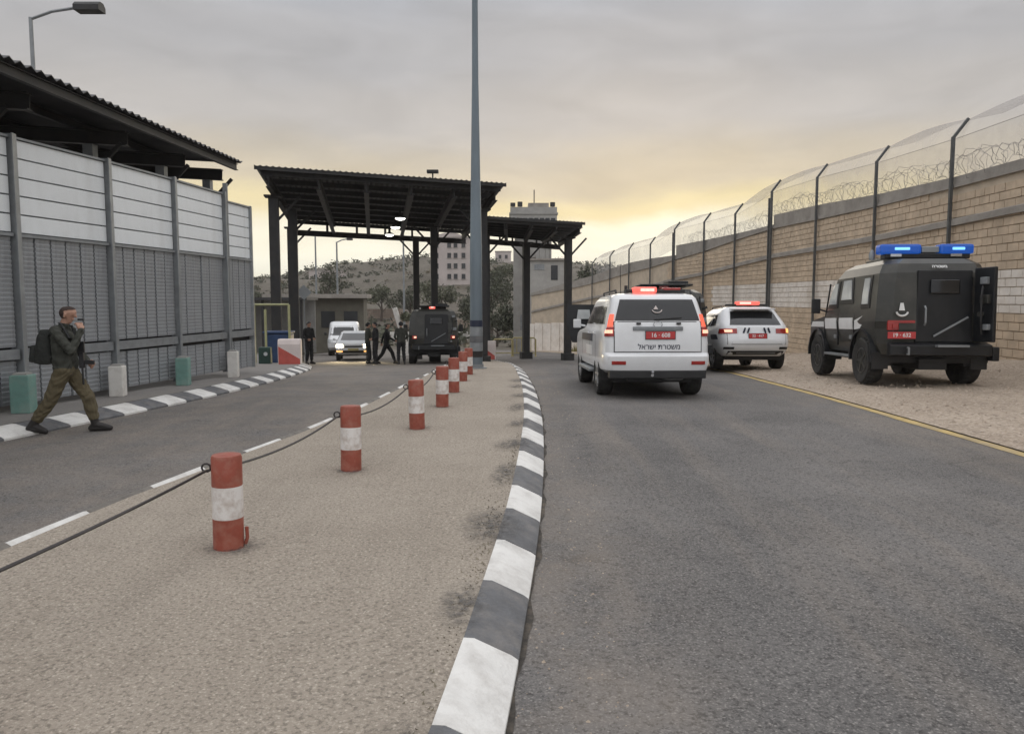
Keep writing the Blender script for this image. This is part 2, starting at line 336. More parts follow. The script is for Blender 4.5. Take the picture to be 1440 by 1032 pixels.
def net_mat():
    m = bpy.data.materials.new('fine_net'); m.use_nodes = True; N = m.node_tree.nodes; L = m.node_tree.links; b = N['Principled BSDF']
    b.inputs['Base Color'].default_value = (.60, .57, .56, 1); b.inputs['Roughness'].default_value = .8
    tc = N.new('ShaderNodeNewGeometry'); n = N.new('ShaderNodeTexNoise'); n.inputs['Scale'].default_value = 1.2; n.inputs['Detail'].default_value = 5; L.new(tc.outputs['Position'], n.inputs['Vector'])
    mr = N.new('ShaderNodeMapRange'); mr.inputs[1].default_value = .3; mr.inputs[2].default_value = .7; mr.inputs[3].default_value = .26; mr.inputs[4].default_value = .42; L.new(n.outputs[0], mr.inputs[0]); L.new(mr.outputs[0], b.inputs['Alpha']); return m
M['net'] = net_mat()
def stain_shade_mat():
    m = bpy.data.materials.new('overspray_and_shade'); m.use_nodes = True; N = m.node_tree.nodes; L = m.node_tree.links; b = N['Principled BSDF']  # used for kerb paint overspray and for painted contact shade under the bollards
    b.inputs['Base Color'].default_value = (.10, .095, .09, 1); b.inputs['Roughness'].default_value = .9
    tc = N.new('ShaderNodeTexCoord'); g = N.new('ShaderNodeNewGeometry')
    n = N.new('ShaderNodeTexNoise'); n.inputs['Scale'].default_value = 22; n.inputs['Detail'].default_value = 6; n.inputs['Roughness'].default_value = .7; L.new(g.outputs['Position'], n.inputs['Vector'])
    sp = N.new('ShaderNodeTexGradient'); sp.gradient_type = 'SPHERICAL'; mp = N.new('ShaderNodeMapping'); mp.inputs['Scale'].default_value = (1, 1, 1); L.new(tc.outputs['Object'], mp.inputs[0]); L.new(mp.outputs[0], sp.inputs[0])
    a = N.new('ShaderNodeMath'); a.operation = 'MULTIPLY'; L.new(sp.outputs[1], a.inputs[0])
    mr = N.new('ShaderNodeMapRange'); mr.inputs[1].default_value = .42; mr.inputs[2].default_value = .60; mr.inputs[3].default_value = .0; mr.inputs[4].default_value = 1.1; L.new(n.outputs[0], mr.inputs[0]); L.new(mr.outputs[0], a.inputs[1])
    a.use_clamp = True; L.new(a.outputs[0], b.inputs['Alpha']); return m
M['stain_shade'] = stain_shade_mat()

# ------------------------------------------------------------------ the setting: terrain, road, median, pavement, verge
XL = hermite([(-8, -9.6), (0, -8.1), (5, -7.1), (9.81, -6.06), (12.6, -5.55), (14.5, -5.38), (16.4, -5.36), (18.4, -5.43), (20.4, -5.62), (22, -5.87), (26, -6.9), (30, -8.0), (38, -10.6), (46, -13.2)])
XK = hermite([(-4, -.8), (0, -.35), (2.83, -.03), (4.21, .095), (5.67, .21), (7.47, .31), (9.44, .39), (11.4, .435), (14.6, .44), (18.1, .38), (21.2, .30), (26, .08), (32, -.33), (38, -.85)])
XM = hermite([(-4, -3.95), (2, -3.55), (4.84, -3.30), (5.83, -3.16), (7.18, -2.93), (9.0, -2.60), (11.35, -2.28), (13.93, -2.12), (18, -1.98), (26, -1.95), (32, -1.95), (38, -2.0)])
XY_ = hermite([(-8, 5.62), (8, 5.60), (12, 5.53), (16, 5.58), (21.5, 5.8), (28, 6.0), (33, 6.0), (41, 5.6), (48, 4.6), (56, 3.2), (62, 1.4)])
def strip(name, fl, fr, y0, y1, dy, mat, up, nx=6, parent=None, xz=None):
    mb = MB(); ys = [y0 + (y1 - y0) * i / max(1, round((y1 - y0) / dy)) for i in range(max(1, round((y1 - y0) / dy)) + 1)]
    for y in ys:
        a, b = fl(y), fr(y)
        for j in range(nx + 1):
            x = a + (b - a) * j / nx; mb.v.append((x, y, zr(y) + (up(x, y) if callable(up) else up)))
    for i in range(len(ys) - 1):
        for j in range(nx):
            k = i * (nx + 1) + j; mb.f.append((k, k + 1, k + nx + 2, k + nx + 1)); mb.m.append(0)
    return mb.build(name, mat, parent, smooth=60)

RIDGE = hermite([(-420, 5), (-100, 4.5), (-72, 7), (-58, 11.5), (-48, 13.0), (-36, 13.6), (-24, 14.6), (-6, 13.8), (12, 13.2), (30, 11.5), (50, 7.5), (80, 6), (420, 5)])
def terrain(x, y):
    z = zr(y) - .12
    if y > 70:
        t = smooth(80, 255, y); z = z * (1 - t) + RIDGE(max(-420, min(420, x))) * t
        z += (1.1 * sin(x * .11 + y * .05) + .8 * sin(x * .05 - y * .13 + 1)) * smooth(95, 150, y) * (1 - smooth(190, 250, y))
        if y > 262: z -= min(9, (y - 262) * .02)
    return z
def ground():
    xs = sorted(set([-2500, -1500, -900, -600] + list(range(-400, -120, 40)) + list(range(-120, 121, 6)) + list(range(160, 401, 40)) + [600, 900, 1500, 2500]))
    ys = [-400, -150, -60, -20, 0] + list(range(10, 72, 3)) + list(range(75, 290, 5)) + [320, 400, 600, 1000, 1800, 3000]
    mb = MB(); mb.v = [(x, y, terrain(x, y)) for y in ys for x in xs]; n = len(xs)
    mb.f = [(i * n + j, i * n + j + 1, (i + 1) * n + j + 1, (i + 1) * n + j) for i in range(len(ys) - 1) for j in range(n - 1)]; mb.m = [0] * len(mb.f)
    return tag(mb.build('ground', M['earth'], smooth=80), 'rough brown earth and hillside beyond the checkpoint', kind='structure')
ground()
def road_l(y): return XL(y) - .1 if y < 46 else -13.3
road = tag(strip('road', road_l, lambda y: XY_(y) + .1 if y < 62 else 1.5, -6, 68, .8, M['asphalt'], 0.0, 14), 'worn grey asphalt road both sides of the median', kind='structure')
mb = MB()
ys = [-6 + i * .7 for i in range(98)]
for y in ys:
    x = XY_(y); z = zr(y) + .005
    w = .15 * (1 + .12 * sin(y * 3.1) + .08 * sin(y * 7.7)); mb.v += [(x - w / 2, y, z), (x + w / 2, y, z + .002)]
mb.f = [(2 * i, 2 * i + 1, 2 * i + 3, 2 * i + 2) for i in range(len(ys) - 1)]; mb.m = [0] * len(mb.f)
mb.build('yellow_edge_line', M['yellow'], road)
verge = tag(strip('verge', lambda y: XY_(y) + .08, lambda y: 12.6, -6, 67, .5, M['gravel'], lambda x, y: verge_up(x) + smooth(5.9, 6.8, x) * (.012 * sin(x * 5.1 + y * 3.3) + .01 * sin(x * 2.2 - y * 4.7)), 26), 'stony beige gravel verge below the block wall', kind='structure')
pav = tag(strip('pavement', lambda y: -22, lambda y: XL(y) - .25, -6, 46, .8, M['pave'], .13, 8), 'grey concrete pavement beside the louvred wall', kind='structure')
def med_l(y):
    t = max(0, (y - 35.6) / 2.4); return XM(y) + .7 * t * t
def med_r(y):
    t = max(0, (y - 35.6) / 2.4); return XK(y) - .5 * t * t
median = tag(strip('median', lambda y: med_l(y) + .085, lambda y: med_r(y) - .235, -3, 38, .6, M['median'], lambda x, y: .125 + .006 * sin(x * 4 + y * 2.3), 12), 'beige stony traffic island with a painted kerb', kind='structure')
mb = MB()      # end cap of the island
for a, b in ((med_l(38), med_r(38)),): mb.box(((a + b) / 2, 38.0, zr(38) + .03), (b - a, .14, .2))
mb.build('island_nose', M['kplain'], median)

def kerbstones(fx, side, y0, y1, length, prof_w, h, mats, parent, gap=.008, skip=None, jitter=.004, start=0):
    y = y0; i = start; out = []
    while y < y1:
        dx = fx(y + .1) - fx(y - .1); dy = .2; l = sqrt(dx * dx + dy * dy); st = length * dy / l
        ya, yb = y + gap / 2, y + st - gap / 2
        mb = MB(); P = []
        for yy in (ya, yb):
            x = fx(yy); z = zr(yy) + random.uniform(-jitter, jitter)
            for ox, oz in ((0, -.05), (0, .028 if prof_w > .2 else h - .03), (-.03, .05 if prof_w > .2 else h), (-prof_w + .05, h - .003 if prof_w > .2 else h + .003), (-prof_w, h if prof_w > .2 else h - .03), (-prof_w, -.05)):
                P.append((x + side * ox, yy, z + oz))
        n = 6; F = [(k, (k + 1) % n, n + (k + 1) % n, n + k) for k in range(n)] + [tuple(range(n)), tuple(range(2 * n - 1, n - 1, -1))]
        mb.add(P, F); o = mb.build('kerbstone', mats[i % 2], parent, smooth=30); out.append((i, (ya + yb) / 2, o))
        y += st; i += 1
    return out
ks = kerbstones(med_r, 1, .51, 37.6, .74, .255, .137, [M['kgrey'], M['kwhite']], median)
kerbstones(lambda y: XL(y) + .1, 1, 4.0, 24.5, .525, .34, .13, [M['kgrey'], M['kwhite']], pav, start=1)
kerbstones(XL, 1, 24.6, 45, 1.0, .25, .12, [M['kplain'], M['kplain']], pav)
kerbstones(med_l, -1, -2, 37.6, .76, .105, .137, [M['kwhite'], M['kplain']], median, start=1)
for i, y, o in ks:            # grey paint brushed past the kerb onto the chippings
    if i % 2 == 0 and y < 16:
        mb = MB(); n = 18; R = 1.0
        mb.add([(cos(2 * pi * k / n) * R, sin(2 * pi * k / n) * R, 0) for k in range(n)], [tuple(range(n))])
        so = mb.build('paint_stain', M['stain_shade'], median, fix=False); so.location = (med_r(y) - .32 + random.uniform(-.03, .02), y + random.uniform(-.08, .08), zr(y) + .139); so.scale = (random.uniform(.13, .26), random.uniform(.34, .62), 1); so.rotation_euler[2] = random.uniform(-.25, .1)

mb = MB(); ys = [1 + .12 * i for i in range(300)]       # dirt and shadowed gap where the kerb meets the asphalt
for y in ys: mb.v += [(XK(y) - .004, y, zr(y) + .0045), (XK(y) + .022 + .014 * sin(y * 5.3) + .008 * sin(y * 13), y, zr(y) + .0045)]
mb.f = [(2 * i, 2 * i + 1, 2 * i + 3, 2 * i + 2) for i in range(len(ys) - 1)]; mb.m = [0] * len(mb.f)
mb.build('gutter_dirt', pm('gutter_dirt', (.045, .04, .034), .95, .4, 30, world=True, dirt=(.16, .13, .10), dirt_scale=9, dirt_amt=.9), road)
def scatter_stones(name, n, xf, y0, y1, s0, s1, mat, zf, label):
    mb = MB()
    for _ in range(n):
        y = y0 + (y1 - y0) * random.random() ** 1.3; a, b = xf(y); x = random.uniform(a, b); s = random.uniform(s0, s1) * (1 + (random.random() < .07)); z = zf(x, y)
        P = []
        for k in range(5):
            t = 2 * pi * k / 5 + random.uniform(-.3, .3); P.append((x + cos(t) * s * random.uniform(.6, 1.1), y + sin(t) * s * random.uniform(.6, 1.1), z - s * .2))
        P.append((x + s * .1, y, z + s * random.uniform(.3, .7)))
        mb.add(P, [(k, (k + 1) % 5, 5) for k in range(5)])
    return tag(mb.build(name, mat, fix=False), label, kind='stuff')
scatter_stones('verge_stones', 2600, lambda y: (XY_(y) + .2, 11.2), 6.5, 40, .012, .045, M['gravel'], lambda x, y: zr(y) + verge_up(x) + .005, 'loose stones scattered over the gravel verge')
scatter_stones('road_grit', 500, lambda y: (XK(y) + .02, XK(y) + .5), 2.2, 18, .003, .009, M['gravel'], lambda x, y: zr(y) + .002, 'grit lying along the foot of the striped kerb')

# ------------------------------------------------------------------ louvred noise wall on the left, with its concrete post guards
LW = [(-7.72, 6.95), (-7.35, 8.95), (-6.99, 10.9), (-6.65, 12.8), (-6.40, 14.7), (-6.20, 16.7), (-6.05, 17.95)]
def louvre_mesh(h, n):
    mb = MB(); prof = []
    for i in range(n):
        z0 = h * i / n; z1 = h * (i + 1) / n
        prof += [(0.0, z0), (-.011, z0 + (z1 - z0) * .6), (-.011, z0 + (z1 - z0) * .84), (0.002, z0 + (z1 - z0) * .9)]
    prof.append((0, h)); back = .05
    P = [(-.5, y, z) for y, z in prof] + [(.5, y, z) for y, z in prof]; k = len(prof)
    F = [(i, i + 1, k + i + 1, k + i) for i in range(k - 1)]
    P += [(-.5, back, 0), (.5, back, 0), (.5, back, h), (-.5, back, h)]; q = 2 * k
    F += [(q, q + 1, q + 2, q + 3)[::-1], (k - 1, q + 3, q + 2, 2 * k - 1), (0, k, q + 1, q)]
    F += [tuple([q] + list(range(0, k)) + [q + 3]), tuple([q + 1, q + 2] + list(range(2 * k - 1, k - 1, -1)))]
    mb.add(P, F); o = mb.build('panel_proto', M['slat'], fix=True); me = o.data; bpy.data.objects.remove(o); return me
def wpanel_mesh(h):
    mb = MB(); mb.prism([(-.02, .011), (-.022, h * .5), (-.02, h - .011), (.04, h - .011), (.04, .011)], -.5, .5)
    o = mb.build('wp', M['wpanel'], smooth=25); me = o.data; bpy.data.objects.remove(o); return me
def left_wall():
    t = thing('louvred_wall', 'tall louvred grey wall with white upper panels behind the walking soldier', 'wall', (LW[2][0], LW[2][1], .0))
    ox, oy = LW[2]
    up = louvre_mesh(1.55, 24); lo = louvre_mesh(.62, 9); wp = wpanel_mesh(.262)
    for i in range(len(LW) - 1):
        a = Vector((LW[i][0] - ox, LW[i][1] - oy, 0)); b = Vector((LW[i + 1][0] - ox, LW[i + 1][1] - oy, 0)); d = (b - a); Ln = d.length; d /= Ln; rz = atan2(d.y, d.x)
        n = Vector((d.y, -d.x, 0)); last = i == len(LW) - 2
        top = 3.80 if not last else 3.66; dz = zr((LW[i][1] + LW[i + 1][1]) / 2) + .13
        npan = 6 if not last else 4
        for k in range(npan):
            c = a + d * (.05 + (Ln - .1) * (k + .5) / npan); w = (Ln - .1) / npan - .034
            for me, z, nm in ((up, .90, 'panel'), (lo, .09 + dz * .6, 'panel')):
                o = link(nm, me, t, c + Vector((0, 0, z)) + n * random.uniform(-.012, .012), rz); o.scale = (w, 1, 1); o.rotation_euler[2] += random.uniform(-.02, .02)
        for k in range(5):
            zz = 2.50 + (top - 2.50) * k / 5; c = a + d * (Ln / 2)
            o = link('white_panel', wp, t, c + Vector((0, 0, zz)) - n * .01, rz); o.scale = (Ln - .09, 1, (top - 2.5) / 5 / .262)
        mb = MB(); c = a + d * (Ln / 2)
        mb.box(c + Vector((0, 0, .80)) + n * .02, (Ln - .1, .07, .14), rz); mb.build('middle_rail', M['galv'], t)
        mb = MB(); mb.box(c + Vector((0, 0, 2.468)) + n * .012, (Ln - .1, .09, .045), rz); mb.build('upper_rail', M['galv'], t)
        mb = MB(); mb.box(c + Vector((0, 0, top + .015)), (Ln - .08, .1, .03), rz); mb.build('cap_rail', M['galv'], t)
        mb = MB(); mb.box(c + Vector((0, 0, 1.27)) - n * .085, (Ln - .02, .02, 2.36), rz); mb.build('backing_sheet', M['darksteel'], t)
        mb = MB(); mb.box(c + Vector((0, 0, (top + 2.46) / 2)) - n * .085, (Ln - .02, .02, top - 2.47), rz); mb.build('sky_block_sheet', M['galv'], t)  # sheet added to block sky light leaking through the white panel seams
    for i, (x, y) in enumerate(LW):
        mb = MB(); p = Vector((x - ox, y - oy, 0)); h = 3.86 if i < 6 else 3.7
        if 0 < i < 6: mb.box(p + Vector((.075, .01, h / 2)), (.018, .13, h), .17).box(p + Vector((0, 0, h / 2)), (.13, .018, h), .17).box(p + Vector((-.075, -.01, h / 2)), (.018, .13, h), .17)
        else: mb.box(p + Vector((0, 0, h / 2)), (.1, .12, h), .15)
        if i == 5: mb.box(p + Vector((.01, .17, h / 2 + .1)), (.09, .09, h + .2), .15)
        o = mb.build('post', M['galv'], t)
left_wall()
for (x, y, h, w, mt, lb) in ((-6.79, 10.62, .53, .25, 'green', 'faded green square post guard on the pavement nearest the walking soldier'),
                             (-6.46, 12.54, .50, .22, 'pwhite', 'white post guard at the wall foot just ahead of the walking soldier'),
                             (-6.20, 14.45, .52, .23, 'green', 'green post guard at the wall foot between two white ones'),
                             (-5.98, 16.45, .56, .21, 'pwhite', 'white post guard at the far end of the louvred wall')):
    t = thing('post_guard', lb, 'post guard', (x, y, zr(y) + .13), .16, 'painted guards at the wall posts')
    mb = MB(); mb.box((0, 0, h / 2), (w, w, h)); mb.build('body', M[mt], t, bevel=.018)
    mb = MB(); mb.box((0, 0, h + .012), (w * .72, w * .72, .03)); mb.build('top_slab', M['conc'], t)

def corrugated(P00, P10, P01, P11, n, amp, mat, name, parent, thick=.012, m=2):
    # corners as Vectors; corrugation runs along the 0->1 (second index) direction, wave across the first
    mb = MB(); P00, P10, P01, P11 = map(Vector, (P00, P10, P01, P11)); nn = n * 4
    for s in (0, 1):
        for i in range(nn + 1):
            u = i / nn; z = amp * cos(2 * pi * i / 4) + s * thick
            for j in range(m):
                v = j / (m - 1); p = (P00 * (1 - u) + P10 * u) * (1 - v) + (P01 * (1 - u) + P11 * u) * v; mb.v.append((p.x, p.y, p.z + z))
    q = (nn + 1) * m
    for s in (0, 1):
        for i in range(nn):
            for j in range(m - 1):
                k = s * q + i * m + j; f = (k, k + m, k + m + 1, k + 1); mb.f.append(f if s else f[::-1]); mb.m.append(0)
    for i in range(nn):
        for j in (0, m - 1):
            k = i * m + j; mb.f.append((k, k + m, q + k + m, q + k)); mb.m.append(0)
    return mb.build(name, mat, parent, fix=True)

def shed():
    t = thing('shed_roof', 'dark corrugated shed roof on steel columns behind the louvred wall', 'shed', (-6.6, 10, 0))
    O = Vector((6.6, -10, 0)); Z = 4.60
    ex = lambda y: -6.37 + (y - 9.87) * .047
    corrugated(O + Vector((ex(3), 3, Z)), O + Vector((ex(17.5), 17.5, Z)), O + Vector((-16, 3, Z + .5)), O + Vector((-15.8, 17.5, Z + .5)), 70, .028, M['rooftin'], 'roof_sheet', t)
    zz = lambda x, y: Z + (ex(y) - x) / 9.5 * .5
    for k, dx in enumerate((.12, 1.3, 2.6, 3.9, 5.2, 6.5, 7.8, 9.0)):
        mb = MB(); mb.ibeam(O + Vector((ex(3) - dx, 3, zz(ex(3) - dx, 3) - .11)), O + Vector((ex(17.45) - dx, 17.45, zz(ex(17.45) - dx, 17.45) - .11)), .08, .14, .014); mb.build('purlin', M['darksteel'], t)
    for y in (5.2, 8.2, 11.0, 13.5, 15.6, 17.35):
        mb = MB(); a = ex(y) - .4; mb.ibeam(O + Vector((a, y, zz(a, y) - .31)), O + Vector((-15.6, y, zz(-15.6, y) - .31)), .14, .24, .02); mb.build('roof_beam', M['darksteel'], t)
        for x in (-7.25 + (y - 13.5) * .13, -14.8):
            mb = MB(); mb.box(O + Vector((x, y, (zz(x, y) - .44) / 2)), (.17, .17, zz(x, y) - .44)); mb.build('column', M['galv'], t)
            mb = MB(); s = 1 if x > -10 else -1; mb.beam(O + Vector((x, y - .03, zz(x, y) - 1.0)), O + Vector((x + s * .55, y - .03, zz(x, y) - .42)), .06, .06); mb.build('brace', M['darksteel'], t)
shed()

# ------------------------------------------------------------------ block wall with fence on the right
WALL = [(11.35, 5.0, 4.62, 4.36, 3.56), (11.35, 17.4, 4.68, 4.42, 3.50), (11.41, 20.1, 4.70, 4.42, 3.45), (11.43, 24.3, 4.83, 4.45, 3.39), (11.28, 28.6, 5.02, 4.49, 3.34), (11.10, 33.0, 5.12, 4.55, 3.31),
        (10.78, 37.2, 4.65, 4.40, 3.11), (10.24, 41.0, 4.64, 4.10, 2.85), (9.52, 45.0, 4.70, 3.86, 2.65), (8.76, 48.5, 4.12, 3.56, 2.30), (7.96, 52.0, 4.02, 3.36, 2.05), (7.13, 55.5, 3.75, 3.06, 1.82),
        (6.23, 59.0, 3.38, 2.78, 1.62), (5.52, 62.0, 3.20, 2.59, 1.40), (1.64, 66.0, 2.11, 1.87, .42), (1.2, 66.5, 2.0, 1.8, .4)]
def wi(y, k):
    for a, b in zip(WALL, WALL[1:]):
        if y <= b[1]:
            t = (y - a[1]) / (b[1] - a[1]); return a[k] + (b[k] - a[k]) * t
    return WALL[-1][k]
def wdir(y): 
    a = Vector((wi(y - .4, 0), y - .4, 0)); b = Vector((wi(y + .4, 0), y + .4, 0)); d = (b - a).normalized(); return d
def wbase(y): return zr(y) + verge_up(min(11.3, wi(y, 0))) * (1 if y < 40 else .3) - .05
def sweep(ysq, quad, name, mat, parent):       # quad(y) -> list of (offset across, z); across + = away from the road
    mb = MB(); n = None
    for y in ysq:
        d = wdir(y); nx = Vector((d.y, -d.x, 0)); p = Vector((wi(y, 0), y, 0)); q = quad(y); n = len(q)
        for o, z in q: v = p + nx * o; mb.v.append((v.x, v.y, z))
    for i in range(len(ysq) - 1):
        for k in range(n): a = i * n + k; b = i * n + (k + 1) % n; mb.f.append((a, b, b + n, a + n)); mb.m.append(0)
    mb.f += [tuple(range(n)), tuple((len(ysq) - 1) * n + k for k in range(n))]; mb.m += [0, 0]
    return mb.build(name, mat, parent)
def right_wall():
    t = thing('block_wall', 'long sandstone block wall with a whitewashed band beside the gravel verge', 'wall', (0, 0, 0))
    ysq = [5 + i * 1.0 for i in range(62)]
    core = sweep(ysq, lambda y: [(.02, wbase(y) - .4), (.02, wi(y, 3) + .02), (.35, wi(y, 3) + .02), (.35, wbase(y) - .4)], 'wall_core', M['mortar'], t)
    sweep(ysq, lambda y: [(-.10, wi(y, 4)), (-.10, wi(y, 4) + .15), (.015, wi(y, 4) + .2), (.015, wi(y, 4))], 'ledge', M['coping'], t)
    for ys, nm in (([5 + i for i in range(28)] + [32.95], 0), ([33.0 + i for i in range(12)] + [44.95], 1), ([45 + i for i in range(22)], 2)):
        f = {0: lambda y: wi(y, 2), 1: lambda y: 4.72 - (y - 33) * .004, 2: lambda y: min(wi(y, 2), 4.12)}[nm]
        sweep(ys, lambda y: [(-.07, wi(y, 3)), (-.07, wi(y, 3) + .09), (-.03, wi(y, 3) + .10), (-.03, f(y)), (.38, f(y)), (.38, wi(y, 3))], 'coping', M['coping'], t)
    # blocks
    bh, bl = .2, .4
    def block(mbk, c, d, n, L_, seed):
        j = random.uniform(0, .006); P = []
        x0, x1 = -L_ / 2 + .006, L_ / 2 - .006; z0, z1 = .006, bh - .006; b = .006; y0 = -.010 - j
        for (xx, yy, z) in ((x0, .05, z0), (x1, .05, z0), (x1, .05, z1), (x0, .05, z1), (x0 + b, y0, z0 + b), (x1 - b, y0, z0 + b), (x1 - b, y0, z1 - b), (x0 + b, y0, z1 - b)):
            v = c + d * xx + n * yy; P.append((v.x, v.y, c.z + z))
        mbk.add(P, [(4, 5, 6, 7), (0, 1, 5, 4), (1, 2, 6, 5), (2, 3, 7, 6), (3, 0, 4, 7)])
    proto = {}
    for key in ('block', 'blockw'):
        mb = MB(); block(mb, Vector((0, 0, 0)), Vector((1, 0, 0)), Vector((0, -1, 0)), bl, 0); o = mb.build('p', M[key], fix=False); proto[key] = o.data; bpy.data.objects.remove(o)
    rest = MB(); restw = MB(); cand = []
    for r in range(-14, 24):
        z = r * bh + .05; y = 12.0 + (.5 * .4 if r % 2 else 0)
        while y < 46:
            d = wdir(y); n = Vector((d.y, -d.x, 0)); st = bl * d.y; yc = y + st / 2
            if z > wbase(yc) - .15 and z + bh < wi(yc, 3) + .02:
                c = Vector((wi(yc, 0), yc, z)); white = 1.32 < z + .1 < 2.32 and yc < 40
                u = 720 + 1082 * c.x / yc; vis = 17.1 < yc and (z > 2.45 or u > 1400) and u < 1450
                cand.append((0 if vis else 1, yc, c, d, n, white))
            y += st
    cand.sort(key=lambda q: (q[0], q[1]))
    for k, (h, yc, c, d, n, white) in enumerate(cand):
        if k < 290:
            o = link('block', proto['blockw' if white else 'block'], t, c + n * random.uniform(-.006, .006), atan2(d.y, d.x))
        else: block(restw if white else rest, c, d, n, bl, 0)
    tag(rest.build('block_courses', M['block'], t, fix=False), kind='stuff'); tag(restw.build('whitewashed_courses', M['blockw'], t, fix=False), kind='stuff')
right_wall()
def far_slabs():
    t = thing('slab_fence', 'row of pale concrete slabs at the foot of the far wall end', 'wall', (0, 0, 0))
    pts = [(7.3, 54.6), (6.55, 57.4), (5.8, 60.1), (4.95, 62.2), (3.6, 63.5), (2.3, 64.9), (1.0, 66.2)]
    for a, b in zip(pts, pts[1:]):
        a, b = Vector((a[0] - .35, a[1] - .25, 0)), Vector((b[0] - .35, b[1] - .25, 0)); d = b - a; c = (a + b) / 2; z0 = zr(c.y) - .2; n = 2
        for k in range(n):
            q = a + d * ((k + .5) / n); mb = MB(); mb.box((q.x, q.y, z0 + 1.25 + random.uniform(-.05, .05)), (d.length / n - .05, .16, 2.5), atan2(d.y, d.x)); mb.build('slab', M['blockw'], t, bevel=.02)
far_slabs()
POSTS = [16.1, 20.1, 24.3, 28.6, 33.0, 37.2, 41.0, 45.0, 48.5, 52.0, 55.5, 59.0]
def fence():
    t = thing('wall_fence', 'steel fence with angled arms, netting and razor wire topping the block wall', 'fence', (0, 0, 0))
    tips = []
    for y in POSTS:
        d = wdir(y); n = Vector((d.y, -d.x, 0)); p = Vector((wi(y, 0), y, 0)) - n * .13; k = 1.0 if y < 44 else .9
        top = min(wi(y, 2), 4.75 if 33.5 < y < 44.9 else 9) + 1.0 * k; r = .045 if y < 30 else .05
        q = p + Vector((0, 0, top)); e = q + n * .36 * k + Vector((0, 0, .46 * k)); 
        mb = MB(); mb.beam(p + Vector((0, 0, wbase(y) - .1)), q, r * 1.7, r * 1.7); mb.build('post', M['fencepost'], t)
        mb = MB(); mb.beam(q - Vector((0, 0, .02)), e, r * 1.5, r * 1.5); mb.build('arm', M['fencepost'], t)
        tips.append((y, q, e))
    for y in (33.15, 45.15):
        d = wdir(y); n = Vector((d.y, -d.x, 0)); p = Vector((wi(y, 0), y + .1, 0)) - n * .13
        mb = MB(); mb.beam(p + Vector((0, 0, wbase(y) - .1)), p + Vector((0, 0, wi(y, 2) + .75)), .08, .08); mb.build('post', M['fencepost'], t)
    mb = MB(); cols = []
    e0 = tips[0]
    for i in range(len(tips) - 1):
        (ya, qa, ea), (yb, qb, eb) = tips[i], tips[i + 1]
        for k in range(12 + (i == len(tips) - 2)):
            s = k / 12; y = ya + (yb - ya) * s; ba = wi(y, 2); d = wdir(y); n = Vector((d.y, -d.x, 0)); arch = sin(pi * s) * (.07 + .05 * sin(i * 2.1))
            b = Vector((wi(y, 0), y, 0)) + n * .22 + Vector((0, 0, min(ba, 4.75 if 33.5 < y < 44.9 else 9) - .05)); q = qa.lerp(qb, s) + n * .2; e = ea.lerp(eb, s) + Vector((0, 0, arch)) + n * .05
            f = e + n * .8 + Vector((0, 0, .12))
            cols.append((b, q, e, f))
    for c in cols: mb.v += [tuple(p) for p in c]
    mb.f = [(4 * i + j, 4 * i + j + 1, 4 * i + j + 5, 4 * i + j + 4) for i in range(len(cols) - 1) for j in range(3)]; mb.m = [0] * len(mb.f)
    mb.build('netting', M['net'], t, fix=False)
    for idx in (1,):
        mb = MB(); mb.tube([c[idx] for c in cols], .006, 4); mb.build('strand', M['wire'], t)
    pts = []; a = 0; y = 15.0
    while y < 44:
        d = wdir(y); n = Vector((d.y, -d.x, 0)); base = Vector((wi(y, 0), y, 0)) + n * .12; ct = min(wi(y, 2), 4.75 if y > 33.2 else 9) + .26; R = .25 + .07 * sin(y * 1.7) + .05 * sin(a * 7.3) + .04 * sin(y * 9.1)
        pts.append(base + n * (R * cos(a)) + Vector((0, 0, ct + R * sin(a) + .05 * sin(a * .37)))); a += 2 * pi / 12; y += .24 / 12
    mb = MB(); mb.tube(pts, .006, 3); mb.build('razor_wire_coil', M['wire'], t)
fence()

